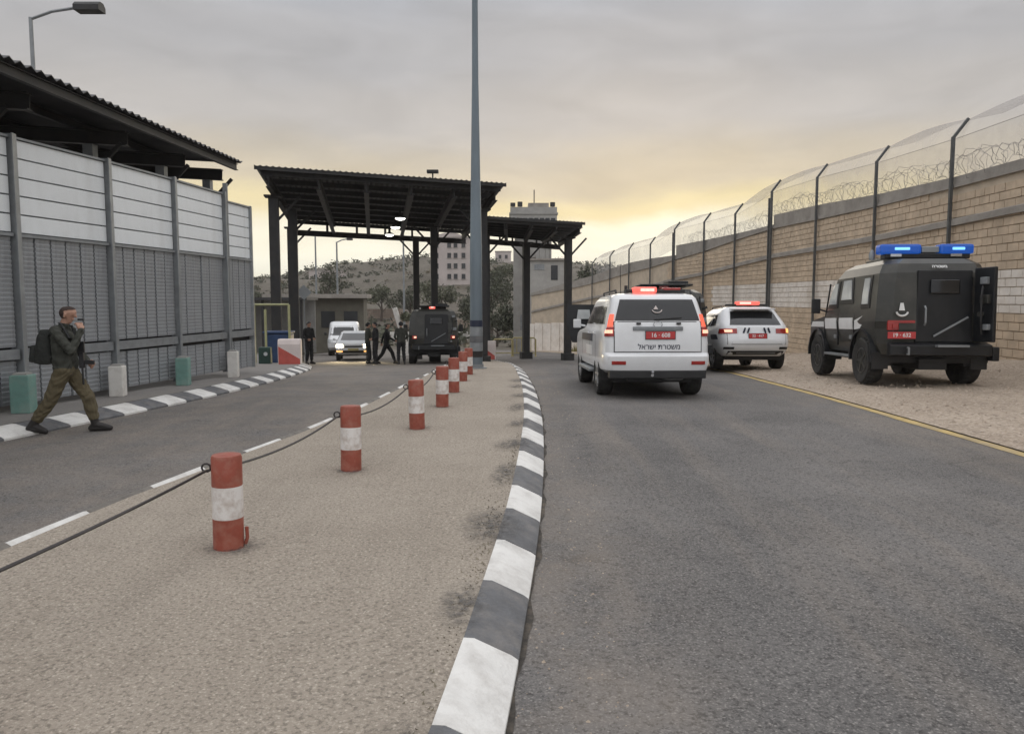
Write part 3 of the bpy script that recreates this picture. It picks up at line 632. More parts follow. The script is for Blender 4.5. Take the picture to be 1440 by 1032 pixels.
# ------------------------------------------------------------------ checkpoint canopies
def canopy(name, label, A, B, C, D, zf, zb, ncross, nlong, cols, depth, backdrop, braces=()):
    # A front left, B front right, C back right, D back left (x, y); zf / zb heights of the front / back edge
    c0 = Vector((A[0], A[1], 0)); t = thing(name, label, 'canopy', (c0.x, c0.y, 0))
    V = lambda p, z: Vector((p[0], p[1], z)) - c0
    fA, fB, fC, fD = V(A, zf), V(B, zf), V(C, zb), V(D, zb)
    corrugated(fA, fB, fD, fC, int((fB - fA).length / .2), .025, M['rooftin'], 'roof_sheet', t)
    def pt(u, v, dz): return (fA * (1 - u) + fB * u) * (1 - v) + (fD * (1 - u) + fC * u) * v + Vector((0, 0, dz))
    mb = MB(); a = pt(.0, .004, -.05); b = pt(1, .004, -.05); mb.beam(a, b, .03, .12); mb.build('fascia', M['darksteel'], t)
    for k in range(ncross):
        v = .03 + .94 * k / (ncross - 1); mb = MB(); mb.ibeam(pt(.02, v, -.14), pt(.98, v, -.14), .1, .18, .015); mb.build('purlin', M['darksteel'], t)
    for k in range(nlong):
        u = .045 + .91 * k / (nlong - 1); mb = MB(); mb.ibeam(pt(u, .025, -.24 - depth / 2), pt(u, .975, -.24 - depth / 2), .17, depth, .025); mb.build('main_beam', M['darksteel'], t)
    mb = MB(); mb.ibeam(pt(.02, .99, -.26 - depth), pt(.98, .99, -.26 - depth), .18, .26, .025); mb.build('back_beam', M['darksteel'], t)
    for k in range(7):
        u = .04 + .92 * k / 6; mb = MB(); mb.beam(pt(u, .99, -.14 - depth), pt(u, .99, -.05), .1, .1); mb.build('stub_post', M['darksteel'], t)
    for (x, y, w) in cols:
        z0 = zr(y) - .05; ztop = zf + (zb - zf) * max(0, min(1, (y - (A[1] + B[1]) / 2) / ((C[1] + D[1]) / 2 - (A[1] + B[1]) / 2))) - .25 - depth
        p = Vector((x, y, 0)) - c0; mb = MB(); mb.box((p.x, p.y, (z0 + ztop) / 2), (w, w, ztop - z0), .2)
        mb.box((p.x, p.y, ztop - .03), (w * 1.8, w * 1.8, .06), .2); mb.box((p.x, p.y, z0 + .2), (w * 1.7, w * 1.7, .4), .2)
        mb.build('column', M['darksteel'], t)
        mid = (A[0] + B[0] + C[0] + D[0]) / 4
        for s in ((-1, 1) if abs(x - mid) < 2 else (1 if x < mid else -1,)):
            mb = MB(); mb.beam((p.x, p.y, ztop - 1.0), (p.x + s * .9, p.y + s * .2, ztop - .02), .08, .08); mb.build('brace', M['darksteel'], t)
    return t, pt, c0
can1, pt1, c1 = canopy('checkpoint_canopy', 'wide dark steel checkpoint canopy over the far end of the soldier\'s lane', (-8.40, 25.5), (-.21, 29.4), (-2.4, 43.0), (-10.64, 37.0), 5.90, 5.35, 9, 6,
    [(-8.55, 28.0, .34), (-8.62, 30.6, .34), (-1.15, 31.0, .30), (-4.95, 40.0, .30), (-3.62, 36.0, .30), (-10.3, 36.2, .3)], .36, None)
can2, pt2, c2 = canopy('exit_canopy', 'lower dark canopy over the lane ahead of the white vehicles', (-1.67, 33.3), (3.42, 36.4), (2.8, 43.9), (-1.45, 39.2), 5.14, 4.98, 7, 5,
    [(.74, 40.4, .34), (2.75, 38.0, .32), (-1.2, 36.6, .28)], .24, None)
for i, (u, v) in enumerate(((.56, .40), (.545, .62), (.52, .84))):
    p = pt1(u, v, -.72) + c1
    t = thing('canopy_lamp', 'lit lamp under the wide canopy, ' + ('nearest of the three', 'middle of the three', 'farthest of the three')[i], 'lamp', p, 0, 'lit lamps under the canopy')
    mb = MB(); mb.lathe([(.05, .40), (.06, .12), (.20, .06), (.24, 0), (.22, 0)]); mb.build('housing', M['darksteel'], t, smooth=40)
    mb = MB(); mb.lathe([(.21, -.004), (.15, -.06), (.01, -.085)]); mb.build('lens', M['lamp'], t, smooth=60)
t = thing('roof_floodlight', 'small dark floodlight on top of the wide canopy', 'floodlight', pt1(.68, .02, .02) + c1)
mb = MB(); mb.box((0, 0, .12), (.05, .05, .26)); mb.build('bracket', M['darksteel'], t)
mb = MB(); mb.box((0, 0, .27), (.42, .2, .12)); mb.build('housing', M['darksteel'], t, bevel=.02)

# ------------------------------------------------------------------ watchtower and concrete pieces behind the lower canopy
def tower():
    x, y = 2.08, 77.0; z0 = zr(72) - .2
    t = thing('watchtower', 'grey concrete watchtower with a wide top and antenna behind the lower canopy', 'tower', (x, y, z0))
    H = 10.7 - z0; n = 16
    mb = MB(); mb.lathe([(1.75, 0), (1.75, H - 3.0)], n=n); mb.build('shaft', M['conc'], t)
    for k in range(n):
        a = 2 * pi * k / n; mb = MB(); mb.box((1.78 * cos(a), 1.78 * sin(a), H / 2 - 1.5), (.1, .16, H - 3.1), a); mb.build('rib', M['conc'], t)
    mb = MB(); mb.box((0, 0, H - 1.6), (4.5, 4.0, 2.6)); mb.box((0, 0, H - .9), (4.7, 4.2, .16)); mb.build('guard_room', M['conc'], t)
    for k in range(8):
        mb = MB(); mb.box((-1.9 + k * .54, -2.02, H - 1.55), (.4, .06, .42)); mb.build('window', M['window'], t)
    mb = MB(); mb.box((.5, 0, H - .05), (2.0, 2.2, .5)); mb.build('roof_hatch', M['coping'], t)
    mb = MB(); mb.tube([(.1, 0, H), (.1, 0, H + 1.6)], .05, 6); mb.build('antenna', M['darksteel'], t)
    for dx, dz in ((-2.0, .25), (-1.3, .35), (1.9, .3)):
        mb = MB(); mb.box((dx, -.4, H - .02 + dz / 2), (.42, .3, dz + .12), .3); mb.beam((dx, -.4, H - .2), (dx, -.4, H + .1), .08, .08); mb.build('roof_camera', M['darksteel'], t)
tower()
t = thing('concrete_pylon', 'pale square concrete pylon between the lower canopy column and the lamp pole', 'pylon', (.42, 46.0, zr(46) - .1))
mb = MB(); mb.box((0, 0, 3.3), (.68, .6, 6.6)); mb.build('shaft', M['conc'], t, bevel=.03)
mb = MB(); mb.prism([(-.5, 5.9), (-.5, 6.6), (.5, 6.6), (.5, 5.9)], .3, 1.0); mb.build('bracket', M['conc'], t)
mb = MB(); mb.box((.12, -.31, 2.1), (.1, .04, .9)); mb.build('conduit_box', M['galv'], t)
t = thing('guard_house', 'grey concrete guard house under the lower canopy', 'guard house', (3.25, 70.5, zr(70)))
mb = MB(); mb.box((0, 0, 4.0), (3.4, 2.0, 8.0)); mb.build('wall', M['conc'], t, bevel=.03)
mb = MB(); mb.box((0, -.1, 8.08), (3.6, 2.3, .16)); mb.build('roof', M['coping'], t)
mb = MB(); mb.box((.55, -1.01, 6.9), (.6, .05, 1.3)); mb.build('window', M['window'], t)
mb = MB(); mb.box((-.8, -1.02, 7.4), (.9, .06, .5)); mb.build('vent', M['galv'], t)

# ------------------------------------------------------------------ lamp poles
def big_pole():
    x, y = -.93, 20.0; z0 = zr(y) + .12
    t = thing('lamp_pole', 'tall blue-grey lamp pole standing on the traffic island', 'lamp pole', (x, y, z0), 0)
    mb = MB(); mb.lathe([(.165, 0), (.155, 3.2), (.15, 3.22), (.085, 7.2), (.083, 7.22), (.06, 12.0)], n=16); mb.build('shaft', M['bluepole'], t, smooth=40)
    mb = MB(); mb.lathe([(.27, 0), (.27, .03), (.19, .04), (.19, .12)], n=16); mb.build('base_plate', M['galv'], t, smooth=40)
    for z, h, mt in ((.30, .16, 'boot'), (.46, .22, 'galv'), (.68, .17, 'kgrey'), (.85, .24, 'galv'), (1.09, .17, 'navy')):
        mb = MB(); mb.lathe([(.158, z), (.172, z + .004), (.172, z + h - .006), (.158, z + h - .002)], n=16); mb.build('painted_band', M[mt], t, smooth=40)
    for s in (-1, 1):
        mb = MB(); mb.tube([(0, 0, 11.8), (s * .5, 0, 12.3), (s * 1.5, 0, 12.5)], .035, 8); mb.build('arm', M['bluepole'], t, smooth=60)
        mb = MB(); mb.box((s * 1.8, 0, 12.5), (.7, .26, .12)); mb.build('lamp_head', M['galv'], t, bevel=.03)
big_pole()
def street_lamp(x, y, h, arm, label, r=.06, mat='galv', hx=.75):
    z0 = terrain(x, y); t = thing('street_lamp', label, 'street lamp', (x, y, z0), 0, 'thin street lamps')
    mb = MB(); mb.tube([(0, 0, 0), (0, 0, h * .5), (0, 0, h - z0)], [r * 1.4, r * 1.1, r * .8], 8); mb.build('shaft', M[mat], t, smooth=50)
    if arm:
        mb = MB(); mb.tube([(0, 0, h - z0 - .05), (arm * .45, 0, h - z0 + .18), (arm, 0, h - z0 + .30)], r * .6, 6); mb.build('arm', M[mat], t, smooth=50)
        mb = MB(); zt = h - z0 + .27; mb.prism([(-.22, zt - .10), (-.22, zt + .06), (-.10, zt + .17), (.10, zt + .17), (.22, zt + .06), (.22, zt - .10)], arm - .05, arm + hx); mb.build('lamp_head', M['darksteel'], t)
street_lamp(-15.1, 25.0, 10.37, 1.5, 'lamp post with a single angled head rising behind the shed roof', .075)
street_lamp(-21.0, 83.0, 8.4, 0, 'thin bare pole seen under the wide canopy beside its columns', .10)
street_lamp(-17.6, 78.0, 7.3, 1.1, 'thin far lamp post under the wide canopy in front of a tree', .10, hx=.5)
street_lamp(-10.9, 78.0, 8.2, 0, 'thin pole under the wide canopy near its rear column', .10)

# ------------------------------------------------------------------ red and white bollards and their cable
BOL = [(-2.0, 2.5), (-1.81, 4.80), (-1.49, 7.02), (-1.16, 9.32), (-1.03, 11.27), (-1.0, 13.18), (-1.0, 15.5), (-.99, 17.54)]
BL = ['red and white bollard just outside the frame holding the cable end', 'nearest red and white bollard, with scratched white band, on the traffic island', 'second red and white bollard from the camera on the island',
      'third red and white bollard from the camera on the island', 'fourth red and white bollard from the camera, standing where the row bunches up', 'fifth red and white bollard from the camera, half behind the fourth', 'sixth red and white bollard from the camera, near the lamp pole', 'last and smallest red and white bollard, right beside the lamp pole']
HOOK = []
def bollards():
    src = None
    for i, (x, y) in enumerate(BOL):
        z = zr(y) + .12; tilt = (random.uniform(-.02, .02), random.uniform(-.02, .02))
        t = thing('bollard', BL[i], 'bollard', (x, y, z), random.uniform(0, 6) if i != 1 else 0, 'red and white bollards along the traffic island'); t.rotation_euler[0] = tilt[0]; t.rotation_euler[1] = tilt[1]
        if src is None:
            R = .094; mb = MB(); mb.lathe([(R, 0), (R, .2), ], n=24); b0 = mb.build('lower_red_band', M['red'], t, smooth=40)
            mb = MB(); mb.lathe([(R + .001, .2), (R + .001, .405)], n=24); mb.build('white_band', M['bwhite'], t, smooth=40)
            mb = MB(); mb.lathe([(R, .405), (R, .585), (R * .93, .6), (R * .3, .606), (.001, .606)], n=24); mb.build('upper_red_band', M['red'], t, smooth=40)
            src = t
        else:
            for ch in list(src.children):
                if not ch.name.startswith(('hook', 'contact_shade')): copy_tree(ch, t)
        rz = t.rotation_euler[2]
        mb = MB(); cc = Vector((-.094, -.02, .52)); pts = [cc + Vector((-.028 + .028 * cos(a), 0, .026 * sin(a))) for a in [2 * pi * k / 10 for k in range(11)]]
        Rm = Matrix.Rotation(-rz, 4, 'Z'); mb.tube([Rm @ p for p in pts], .007, 6); mb.build('hook', M['cable'], t, smooth=60)
        if i == 1:
            mb = MB(); mb.tube([(.10, .02, .02), (.115, .015, .06), (.11, .02, .13)], .012, 6); mb.build('hook', M['red'], t, smooth=60)
        mb = MB(); mb.add([(cos(2 * pi * k / 18), sin(2 * pi * k / 18), 0) for k in range(18)], [tuple(range(18))]); bd = mb.build('contact_shade', M['stain_shade'], t, fix=False, loc=(.03, -.02, .014)); bd.scale = (.21, .19, 1)  # dark disc paints contact shade round the bollard foot
        HOOK.append(Vector((x - .12, y - .02, z + .50)))
    mb = MB()
    pts = []
    for i in range(len(HOOK) - 1):
        a, b = HOOK[i], HOOK[i + 1]; sag = .07 if i < 2 else .09
        if i == 0: sag = .02
        for k in range(12): s = k / 12; p = a.lerp(b, s); p.z -= sag * 4 * s * (1 - s); pts.append(p)
    mb.tube(pts, .0085, 6); tag(mb.build('cable', M['cable'], smooth=60), 'sagging dark cable strung along the row of bollards', 'cable')
bollards()

# ------------------------------------------------------------------ vehicles
class Body:
    """closed hull lofted through horizontal rings; levels = (z, y_rear, y_front, half_width, exponent)"""
    def __init__(s, levels, chamfer=None): s.lv = levels; s.ch = chamfer
    def par(s, z):
        L = s.lv
        if z <= L[0][0]: return L[0][1:]
        for a, b in zip(L, L[1:]):
            if z <= b[0]:
                t = (z - a[0]) / (b[0] - a[0]); return tuple(p + (q - p) * t for p, q in zip(a[1:], b[1:]))
        return L[-1][1:]
    def at_x(s, x, z, front=False):
        yr, yf, w, e = s.par(z); yc = (yr + yf) / 2; l = (yf - yr) / 2
        if s.ch:
            c = e; y = 0 if abs(x) <= w - c else (abs(x) - (w - c)) ; return (x, yf - y if front else yr + y, z)
        k = (max(0, 1 - min(1, abs(x) / w) ** e)) ** (1 / e); return (x, yc + (l * k if front else -l * k), z)
    def at_y(s, y, z, right):
        yr, yf, w, e = s.par(z); yc = (yr + yf) / 2; l = (yf - yr) / 2
        if s.ch:
            c = e; d = max(0, (yr + c) - y, y - (yf - c)); x = w - d
        else: x = w * (max(0, 1 - min(1, abs(y - yc) / l) ** e)) ** (1 / e)
        return (x if right else -x, y, z)
    def mesh(s, n=56):
        mb = MB(); R = []
        for lv in s.lv:
            z, yr, yf, w, e = lv
            if s.ch:
                c = e; ring = [(-w, yr + c), (-w + c, yr), (w - c, yr), (w, yr + c), (w, yf - c), (w - c, yf), (-w + c, yf), (-w, yf - c)]
            else:
                ring = []; yc = (yr + yf) / 2; l = (yf - yr) / 2
                for k in range(n):
                    a = 2 * pi * (k + .5) / n; ca, sa = cos(a), sin(a)
                    ring.append((w * math.copysign(abs(ca) ** (2 / e), ca), yc + l * math.copysign(abs(sa) ** (2 / e), sa)))
            R.append(len(ring)); mb.v += [(x, y, z) for x, y in ring]
        n = R[0]; K = len(s.lv)
        for i in range(K - 1):
            for j in range(n): mb.f.append((i * n + j, i * n + (j + 1) % n, (i + 1) * n + (j + 1) % n, (i + 1) * n + j)); mb.m.append(0)
        mb.f += [tuple(range(n)), tuple((K - 1) * n + j for j in range(n))]; mb.m += [0, 0]
        return mb
    def patch(s, side, a0, a1, z0, z1, mat, name, parent, off=.006, b0=None, b1=None, nu=8, nv=5, skirt=.02, smooth=60):
        """panel lying on the hull: side rear/front (a = x) or left/right (a = y); b0,b1 = limits at the top"""
        b0 = a0 if b0 is None else b0; b1 = a1 if b1 is None else b1
        mb = MB(); G = []
        cz = lambda z: sum(s.par(z)[:2]) / 2
        for i in range(nv + 1):
            tz = i / nv; z = z0 + (z1 - z0) * tz; l0 = a0 + (b0 - a0) * tz; l1 = a1 + (b1 - a1) * tz
            for j in range(nu + 1):
                a = l0 + (l1 - l0) * j / nu; zz = z
                if side in ('rear', 'front') and not s.ch: lim = s.par(zz)[2] * .955; a = max(-lim, min(lim, a))
                if side in ('rear', 'front'):
                    p = Vector(s.at_x(a, zz, side == 'front')); nrm = Vector((0, -1 if side == 'rear' else 1, .12))
                    if abs(a) > s.par(zz)[2] * .86: nrm += Vector((math.copysign(.8, a), 0, 0))
                else: p = Vector(s.at_y(a, zz, side == 'right')); nrm = Vector((1 if side == 'right' else -1, 0, .25))
                G.append((p + nrm.normalized() * off, p - nrm.normalized() * skirt))
        n = nu + 1; mb.v = [tuple(g[0]) for g in G]
        for i in range(nv):
            for j in range(nu): k = i * n + j; mb.f.append((k, k + 1, k + n + 1, k + n)); mb.m.append(0)
        rim = list(range(nu + 1)) + [i * n + nu for i in range(1, nv + 1)] + [nv * n + j for j in range(nu - 1, -1, -1)] + [i * n for i in range(nv - 1, 0, -1)]
        o = len(mb.v); mb.v += [tuple(G[k][1]) for k in rim]; q = len(rim)
        for i in range(q): mb.f.append((rim[i], rim[(i + 1) % q], o + (i + 1) % q, o + i)); mb.m.append(0)
        return mb.build(name, mat, parent, smooth=smooth)

def cut(o, cutters, ang=32):
    for c in cutters:
        m = o.modifiers.new('b', 'BOOLEAN'); m.operation = 'DIFFERENCE'; m.object = c; m.solver = 'EXACT'
    dg = bpy.context.evaluated_depsgraph_get(); me = bpy.data.meshes.new_from_object(o.evaluated_get(dg)); o.modifiers.clear(); old = o.data; o.data = me; bpy.data.meshes.remove(old)
    for c in cutters: d = c.data; bpy.data.objects.remove(c); bpy.data.meshes.remove(d)
    me.polygons.foreach_set('use_smooth', [True] * len(me.polygons)); me.set_sharp_from_angle(angle=radians(ang))

def wheel(parent, x, y, r, w, side, rimmat='rim', spokes=6, rr=.62):
    mb = MB(); h = w / 2
    mb.lathe([(r * .60, -h * .8), (r * .80, -h), (r * .93, -h), (r * .985, -h * .8), (r, -h * .4), (r, h * .4), (r * .985, h * .8), (r * .93, h), (r * .80, h), (r * .60, h * .8)], axis='x', n=28)
    for k in range(28):
        a = 2 * pi * k / 28; c = Vector((0, cos(a), sin(a)))
        mb.beam(c * (r * .965) + Vector((-h * .85, 0, 0)), c * (r * .965) + Vector((-h * .1, 0, 0)), .05, r * .08) if r > .42 else None
    t = mb.build('wheel', M['tyre'], parent, smooth=40); t.location = (x, y, r)
    mb = MB(); s = side
    mb.lathe([(r * rr, s * h * .55), (r * rr, s * h * .86), (r * rr * .92, s * h * .88), (r * rr * .88, s * h * .5), (.01, s * h * .45)], axis='x', n=24)
    for k in range(spokes):
        a = 2 * pi * k / spokes; c = Vector((0, cos(a), sin(a))); mb.beam(Vector((s * h * .7, 0, 0)) + c * r * .1, Vector((s * h * .74, 0, 0)) + c * r * rr * .92, .05, .035)
    mb.lathe([(.07, s * h * .5), (.07, s * h * .85), (.02, s * h * .88)], axis='x', n=12)
    mb.build('rim', M[rimmat], t, smooth=40)
    return t
def cyl_cutter(x0, x1, y, z, r):
    mb = MB(); mb.lathe([(r, x0), (r, x1)], axis='x', n=28); mb.v = [(a, b + y, c + z) for a, b, c in mb.v]; return mb.build('cutter', None)
def liner(parent, y, z, r, w):
    for s in (-1, 1):
        mb = MB(); n = 16; x0, x1 = s * (w - .36), s * (w - .04); P = []
        for x in (x0, x1):
            for k in range(n + 1): a = -.25 + (pi + .5) * k / n; P.append((x, y + r * cos(a), z + r * sin(a)))
        F = [(k, k + 1, n + 2 + k, n + 1 + k) for k in range(n)]; P.append((x0, y, z - .1)); F += [(k, k + 1, 2 * n + 2) for k in range(n)]
        mb.add(P, F); mb.build('wheel_arch', M['black'], parent, fix=False)
def plate(parent, x, y, z, w, h, rx, txt, size):
    mb = MB(); mb.box((0, 0, 0), (w + .02, .012, h + .02)); b = mb.build('number_plate', M['black'], parent, loc=(x, y, z)); b.rotation_euler[0] = rx
    mb = MB(); mb.box((0, -.009, 0), (w, .006, h)); mb.build('plate_face', M['plate'], b, bevel=.002)
    text('plate_digits', txt, size, M['white'], b, (0, -.0135, 0), (radians(90), 0, 0), .0008, bold=.002)
def mirror(parent, x, y, z, s, mat, w=.12, h=.18):
    mb = MB(); mb.beam((x - s * .12, y, z - .02), (x, y, z), .04, .04); mb.box((x + s * w * .5, y - .02, z + .03), (w * 1.3, .09, h)); mb.build('mirror', mat, parent, bevel=.02)

def base_car(t, B, mat, wheels, r, w, sills=True):
    """wheels = (y_rear_axle, y_front_axle, half_track); common hull, arches, wheels"""
    o = B.mesh().build('body', mat, t)
    W = B.par(.6)[2]; ar = r * 1.17
    cut(o, [cyl_cutter(s * (W - .34), s * (W + .3), y, r + .02, ar) for s in (-1, 1) for y in wheels[:2]])
    for y in wheels[:2]: liner(t, y, r + .02, ar - .006, W)
    for y in wheels[:2]:
        for s in (-1, 1): wheel(t, s * wheels[2], y, r, w, s)
    mb = MB(); mb.box((0, (wheels[0] + wheels[1]) / 2, .36), (W * 1.5, wheels[1] - wheels[0] + 1.0, .2)); mb.tube([(-wheels[2], wheels[0], r * .95), (wheels[2], wheels[0], r * .95)], .07, 8); mb.build('underbody', M['black'], t)
    return o

def seat(y0, a0, a1, fz):
    # rests the axles on the surface fz(y): returns base height and pitch for a vehicle whose rear stands at y0
    za, zb = fz(y0 + a0), fz(y0 + a1); sl = (zb - za) / abs(a1 - a0); return za - sl * abs(a0), atan(sl)
def prado():
    y0 = 13.05; x = 2.50
    t = thing('police_suv', 'white police four-wheel drive with lit red beacon, nearest white vehicle on the road', 'car', (x, y0, seat(y0, 1.03, 3.82, zr)[0]), radians(1.2), rx=seat(y0, 1.03, 3.82, zr)[1])
    B = Body([(.44, .16, 4.60, .84, 12), (.50, .04, 4.72, .915, 12), (.62, .0, 4.77, .935, 13), (.74, .0, 4.76, .94, 13), (.785, .05, 4.74, .94, 13), (.80, .085, 4.72, .94, 13), (.98, .085, 4.68, .94, 13), (1.08, .095, 4.60, .935, 12),
              (1.14, .10, 4.25, .925, 12), (1.19, .105, 3.5, .91, 12), (1.25, .12, 3.32, .885, 12), (1.45, .185, 3.05, .835, 12), (1.65, .255, 2.80, .78, 12), (1.74, .30, 2.66, .755, 11), (1.80, .38, 2.5, .71, 9), (1.825, .50, 2.35, .62, 8)])
    base_car(t, B, M['carwhite'], (1.03, 3.82, .80), .385, .265)
    P = B.patch
    g = P('rear', -.73, .73, 1.35, 1.715, M['glass'], 'rear_window', t, .008, -.63, .63, nu=14)
    P('rear', -.755, .755, .808, 1.335, M['black'], 'tailgate_seam', t, .005, nu=12)
    tg = P('rear', -.74, .74, .82, 1.322, M['carwhite'], 'tailgate', t, .014, nu=12)
    mb = MB(); mb.tube([(-.03, 0, 0)] and [Vector((.075 * cos(a), -.006, .055 * sin(a))) for a in [2 * pi * k / 16 for k in range(17)]], .007, 6); em = mb.build('emblem', M['chrome'], tg, loc=(0, .10, 1.285), smooth=60)
    mb = MB(); mb.box((0, .088, 1.215), (.86, .035, .07)); mb.build('chrome_strip', M['galv'], tg, bevel=.012)
    for s in (-.33, .36): mb = MB(); mb.box((s, .105, 1.30), (.075, .04, .035)); mb.build('window_latch', M['black'], tg, bevel=.008)
    plate(t, .04, .066, 1.10, .50, .125, 0, '16 · 608', .10)
    text('lettering', 'לארשי תרטשמ', .12, M['navy'], tg, (.02, .068, .90), (radians(90), 0, 0), .002, bold=.0008)
    text('window_lettering', '▲', .09, M['pinkwhite'], g, (-.02, .195, 1.57), (radians(78), 0, 0), .001)
    mb = MB(); mb.tube([Vector((.085 * cos(a), .185 + .02 * sin(a), 1.545 + .06 * sin(a))) for a in [pi + .2 + (pi - .4) * k / 10 for k in range(11)]], .010, 5); mb.build('window_emblem', M['pinkwhite'], g)
    mb = MB(); mb.beam((-.05, .135, 1.365), (.42, .15, 1.40), .015, .015); mb.build('wiper', M['black'], g)
    for s in (-1, 1):
        a, b = (-.925, -.755) if s < 0 else (.755, .925)
        L = P('rear', a, b, 1.08, 1.24, M['redlens'], 'tail_light', t, .02, nu=6)
        P('rear', a + .02, b - .02, 1.13, 1.19, M['tailhot'], 'brake_lamp', L, .028, nu=6)
        P('rear', (a + .01), (b - .01), 1.245, 1.46, M['tail'], 'tail_light', t, .02, (-.835 if s < 0 else .735), (-.735 if s < 0 else .835), nu=6)
        P('rear', -.80 if s < 0 else .56, -.56 if s < 0 else .80, .60, .66, M['redlens'], 'reflector', t, .01)
        sd = 'left' if s < 0 else 'right'
        P(sd, .42, 1.10, 1.29, 1.60, M['glass'], 'side_window', t, .006, .62, 1.08)
        P(sd, 1.16, 2.0, 1.29, 1.62, M['glass'], 'side_window', t, .006, 1.14, 1.96)
        P(sd, 2.06, 3.05, 1.29, 1.62, M['glass'], 'side_window', t, .006, 2.02, 2.58)
        P(sd, 1.55, 3.30, .96, 1.10, M['navy'], 'stripe', t, .004)
        for ys in (1.12, 2.03, 3.2): P(sd, ys, ys + .012, .58, 1.22, M['black'], 'door_seam', t, .002, nu=1)
        st = P(sd, 1.62, 2.5, .70, .88, M['white'], 'lettering_panel', t, .004)
        mb = MB(); mb.tube([(s * .66, .5, 1.83), (s * .66, .55, 1.88), (s * .62, 2.3, 1.885), (s * .60, 2.4, 1.83)], .018, 6); mb.build('roof_rail', M['black'], t)
        mb = MB(); mb.box((s * .93, 2.42, .42), (.16, 1.8, .06)); mb.build('running_board', M['galv'], t, bevel=.02)
        mirror(t, s * 1.02, 3.0, 1.26, s, M['carwhite'])
        for y in (1.35, 2.2): mb = MB(); mb.box((s * .945, y, 1.12), (.03, .17, .035)); mb.build('door_handle', M['carwhite'], t, bevel=.01)
    P('front', -.62, .62, 1.24, 1.62, M['glass'], 'windscreen', t, .006, -.56, .56)
    P('front', -.5, .5, .72, .95, M['black'], 'grille', t, .01)
    mb = MB(); mb.box((0, .16, .43), (1.66, .24, .14)); mb.tube([(-.5, .2, .33), (.1, .22, .33)], .055, 10); mb.build('rear_valance', M['black'], t, bevel=.02)
    mb = MB(); mb.lathe([(.25, 0), (.28, .05), (.28, .14), (.2, .17)], axis='z', n=20); sp = mb.build('silver_tank', M['rim'], t, loc=(.36, .7, .30), smooth=40)
    mb = MB(); mb.tube([(-.1, .02, .42), (-.1, .12, .42)], .028, 8); mb.lathe([(.02, 0), (.03, .04), (.01, .06)], c=(-.1, -.0, .44)); mb.build('tow_ball', M['chrome'], t, smooth=50)
    lb = MB(); lb.box((.04, .62, 1.87), (1.05, .22, .06)); q = lb.build('light_bar', M['black'], t, bevel=.015)
    mb = MB(); mb.box((-.16, .53, 1.885), (.42, .20, .105)); mb.build('beacon_lens', M['redbeacon'], q, bevel=.03)
    mb = MB(); mb.box((-.12, .425, 1.885), (.24, .02, .05)); mb.build('beacon_core', M['redbeaconhot'], q, bevel=.008)
    mb = MB(); mb.box((.33, .6, 1.90), (.32, .18, .06)); mb.build('beacon_lens', M['redlens'], q, bevel=.02)
    mb = MB(); mb.beam((-.42, .9, 1.84), (-.42, .9, 1.98), .05, .05); mb.beam((-.28, .9, 1.84), (-.28, .9, 1.96), .04, .04); mb.tube([(-.5, 1.0, 1.84), (-.5, 1.05, 2.35)], .006, 4); mb.build('antenna', M['black'], t)
prado()

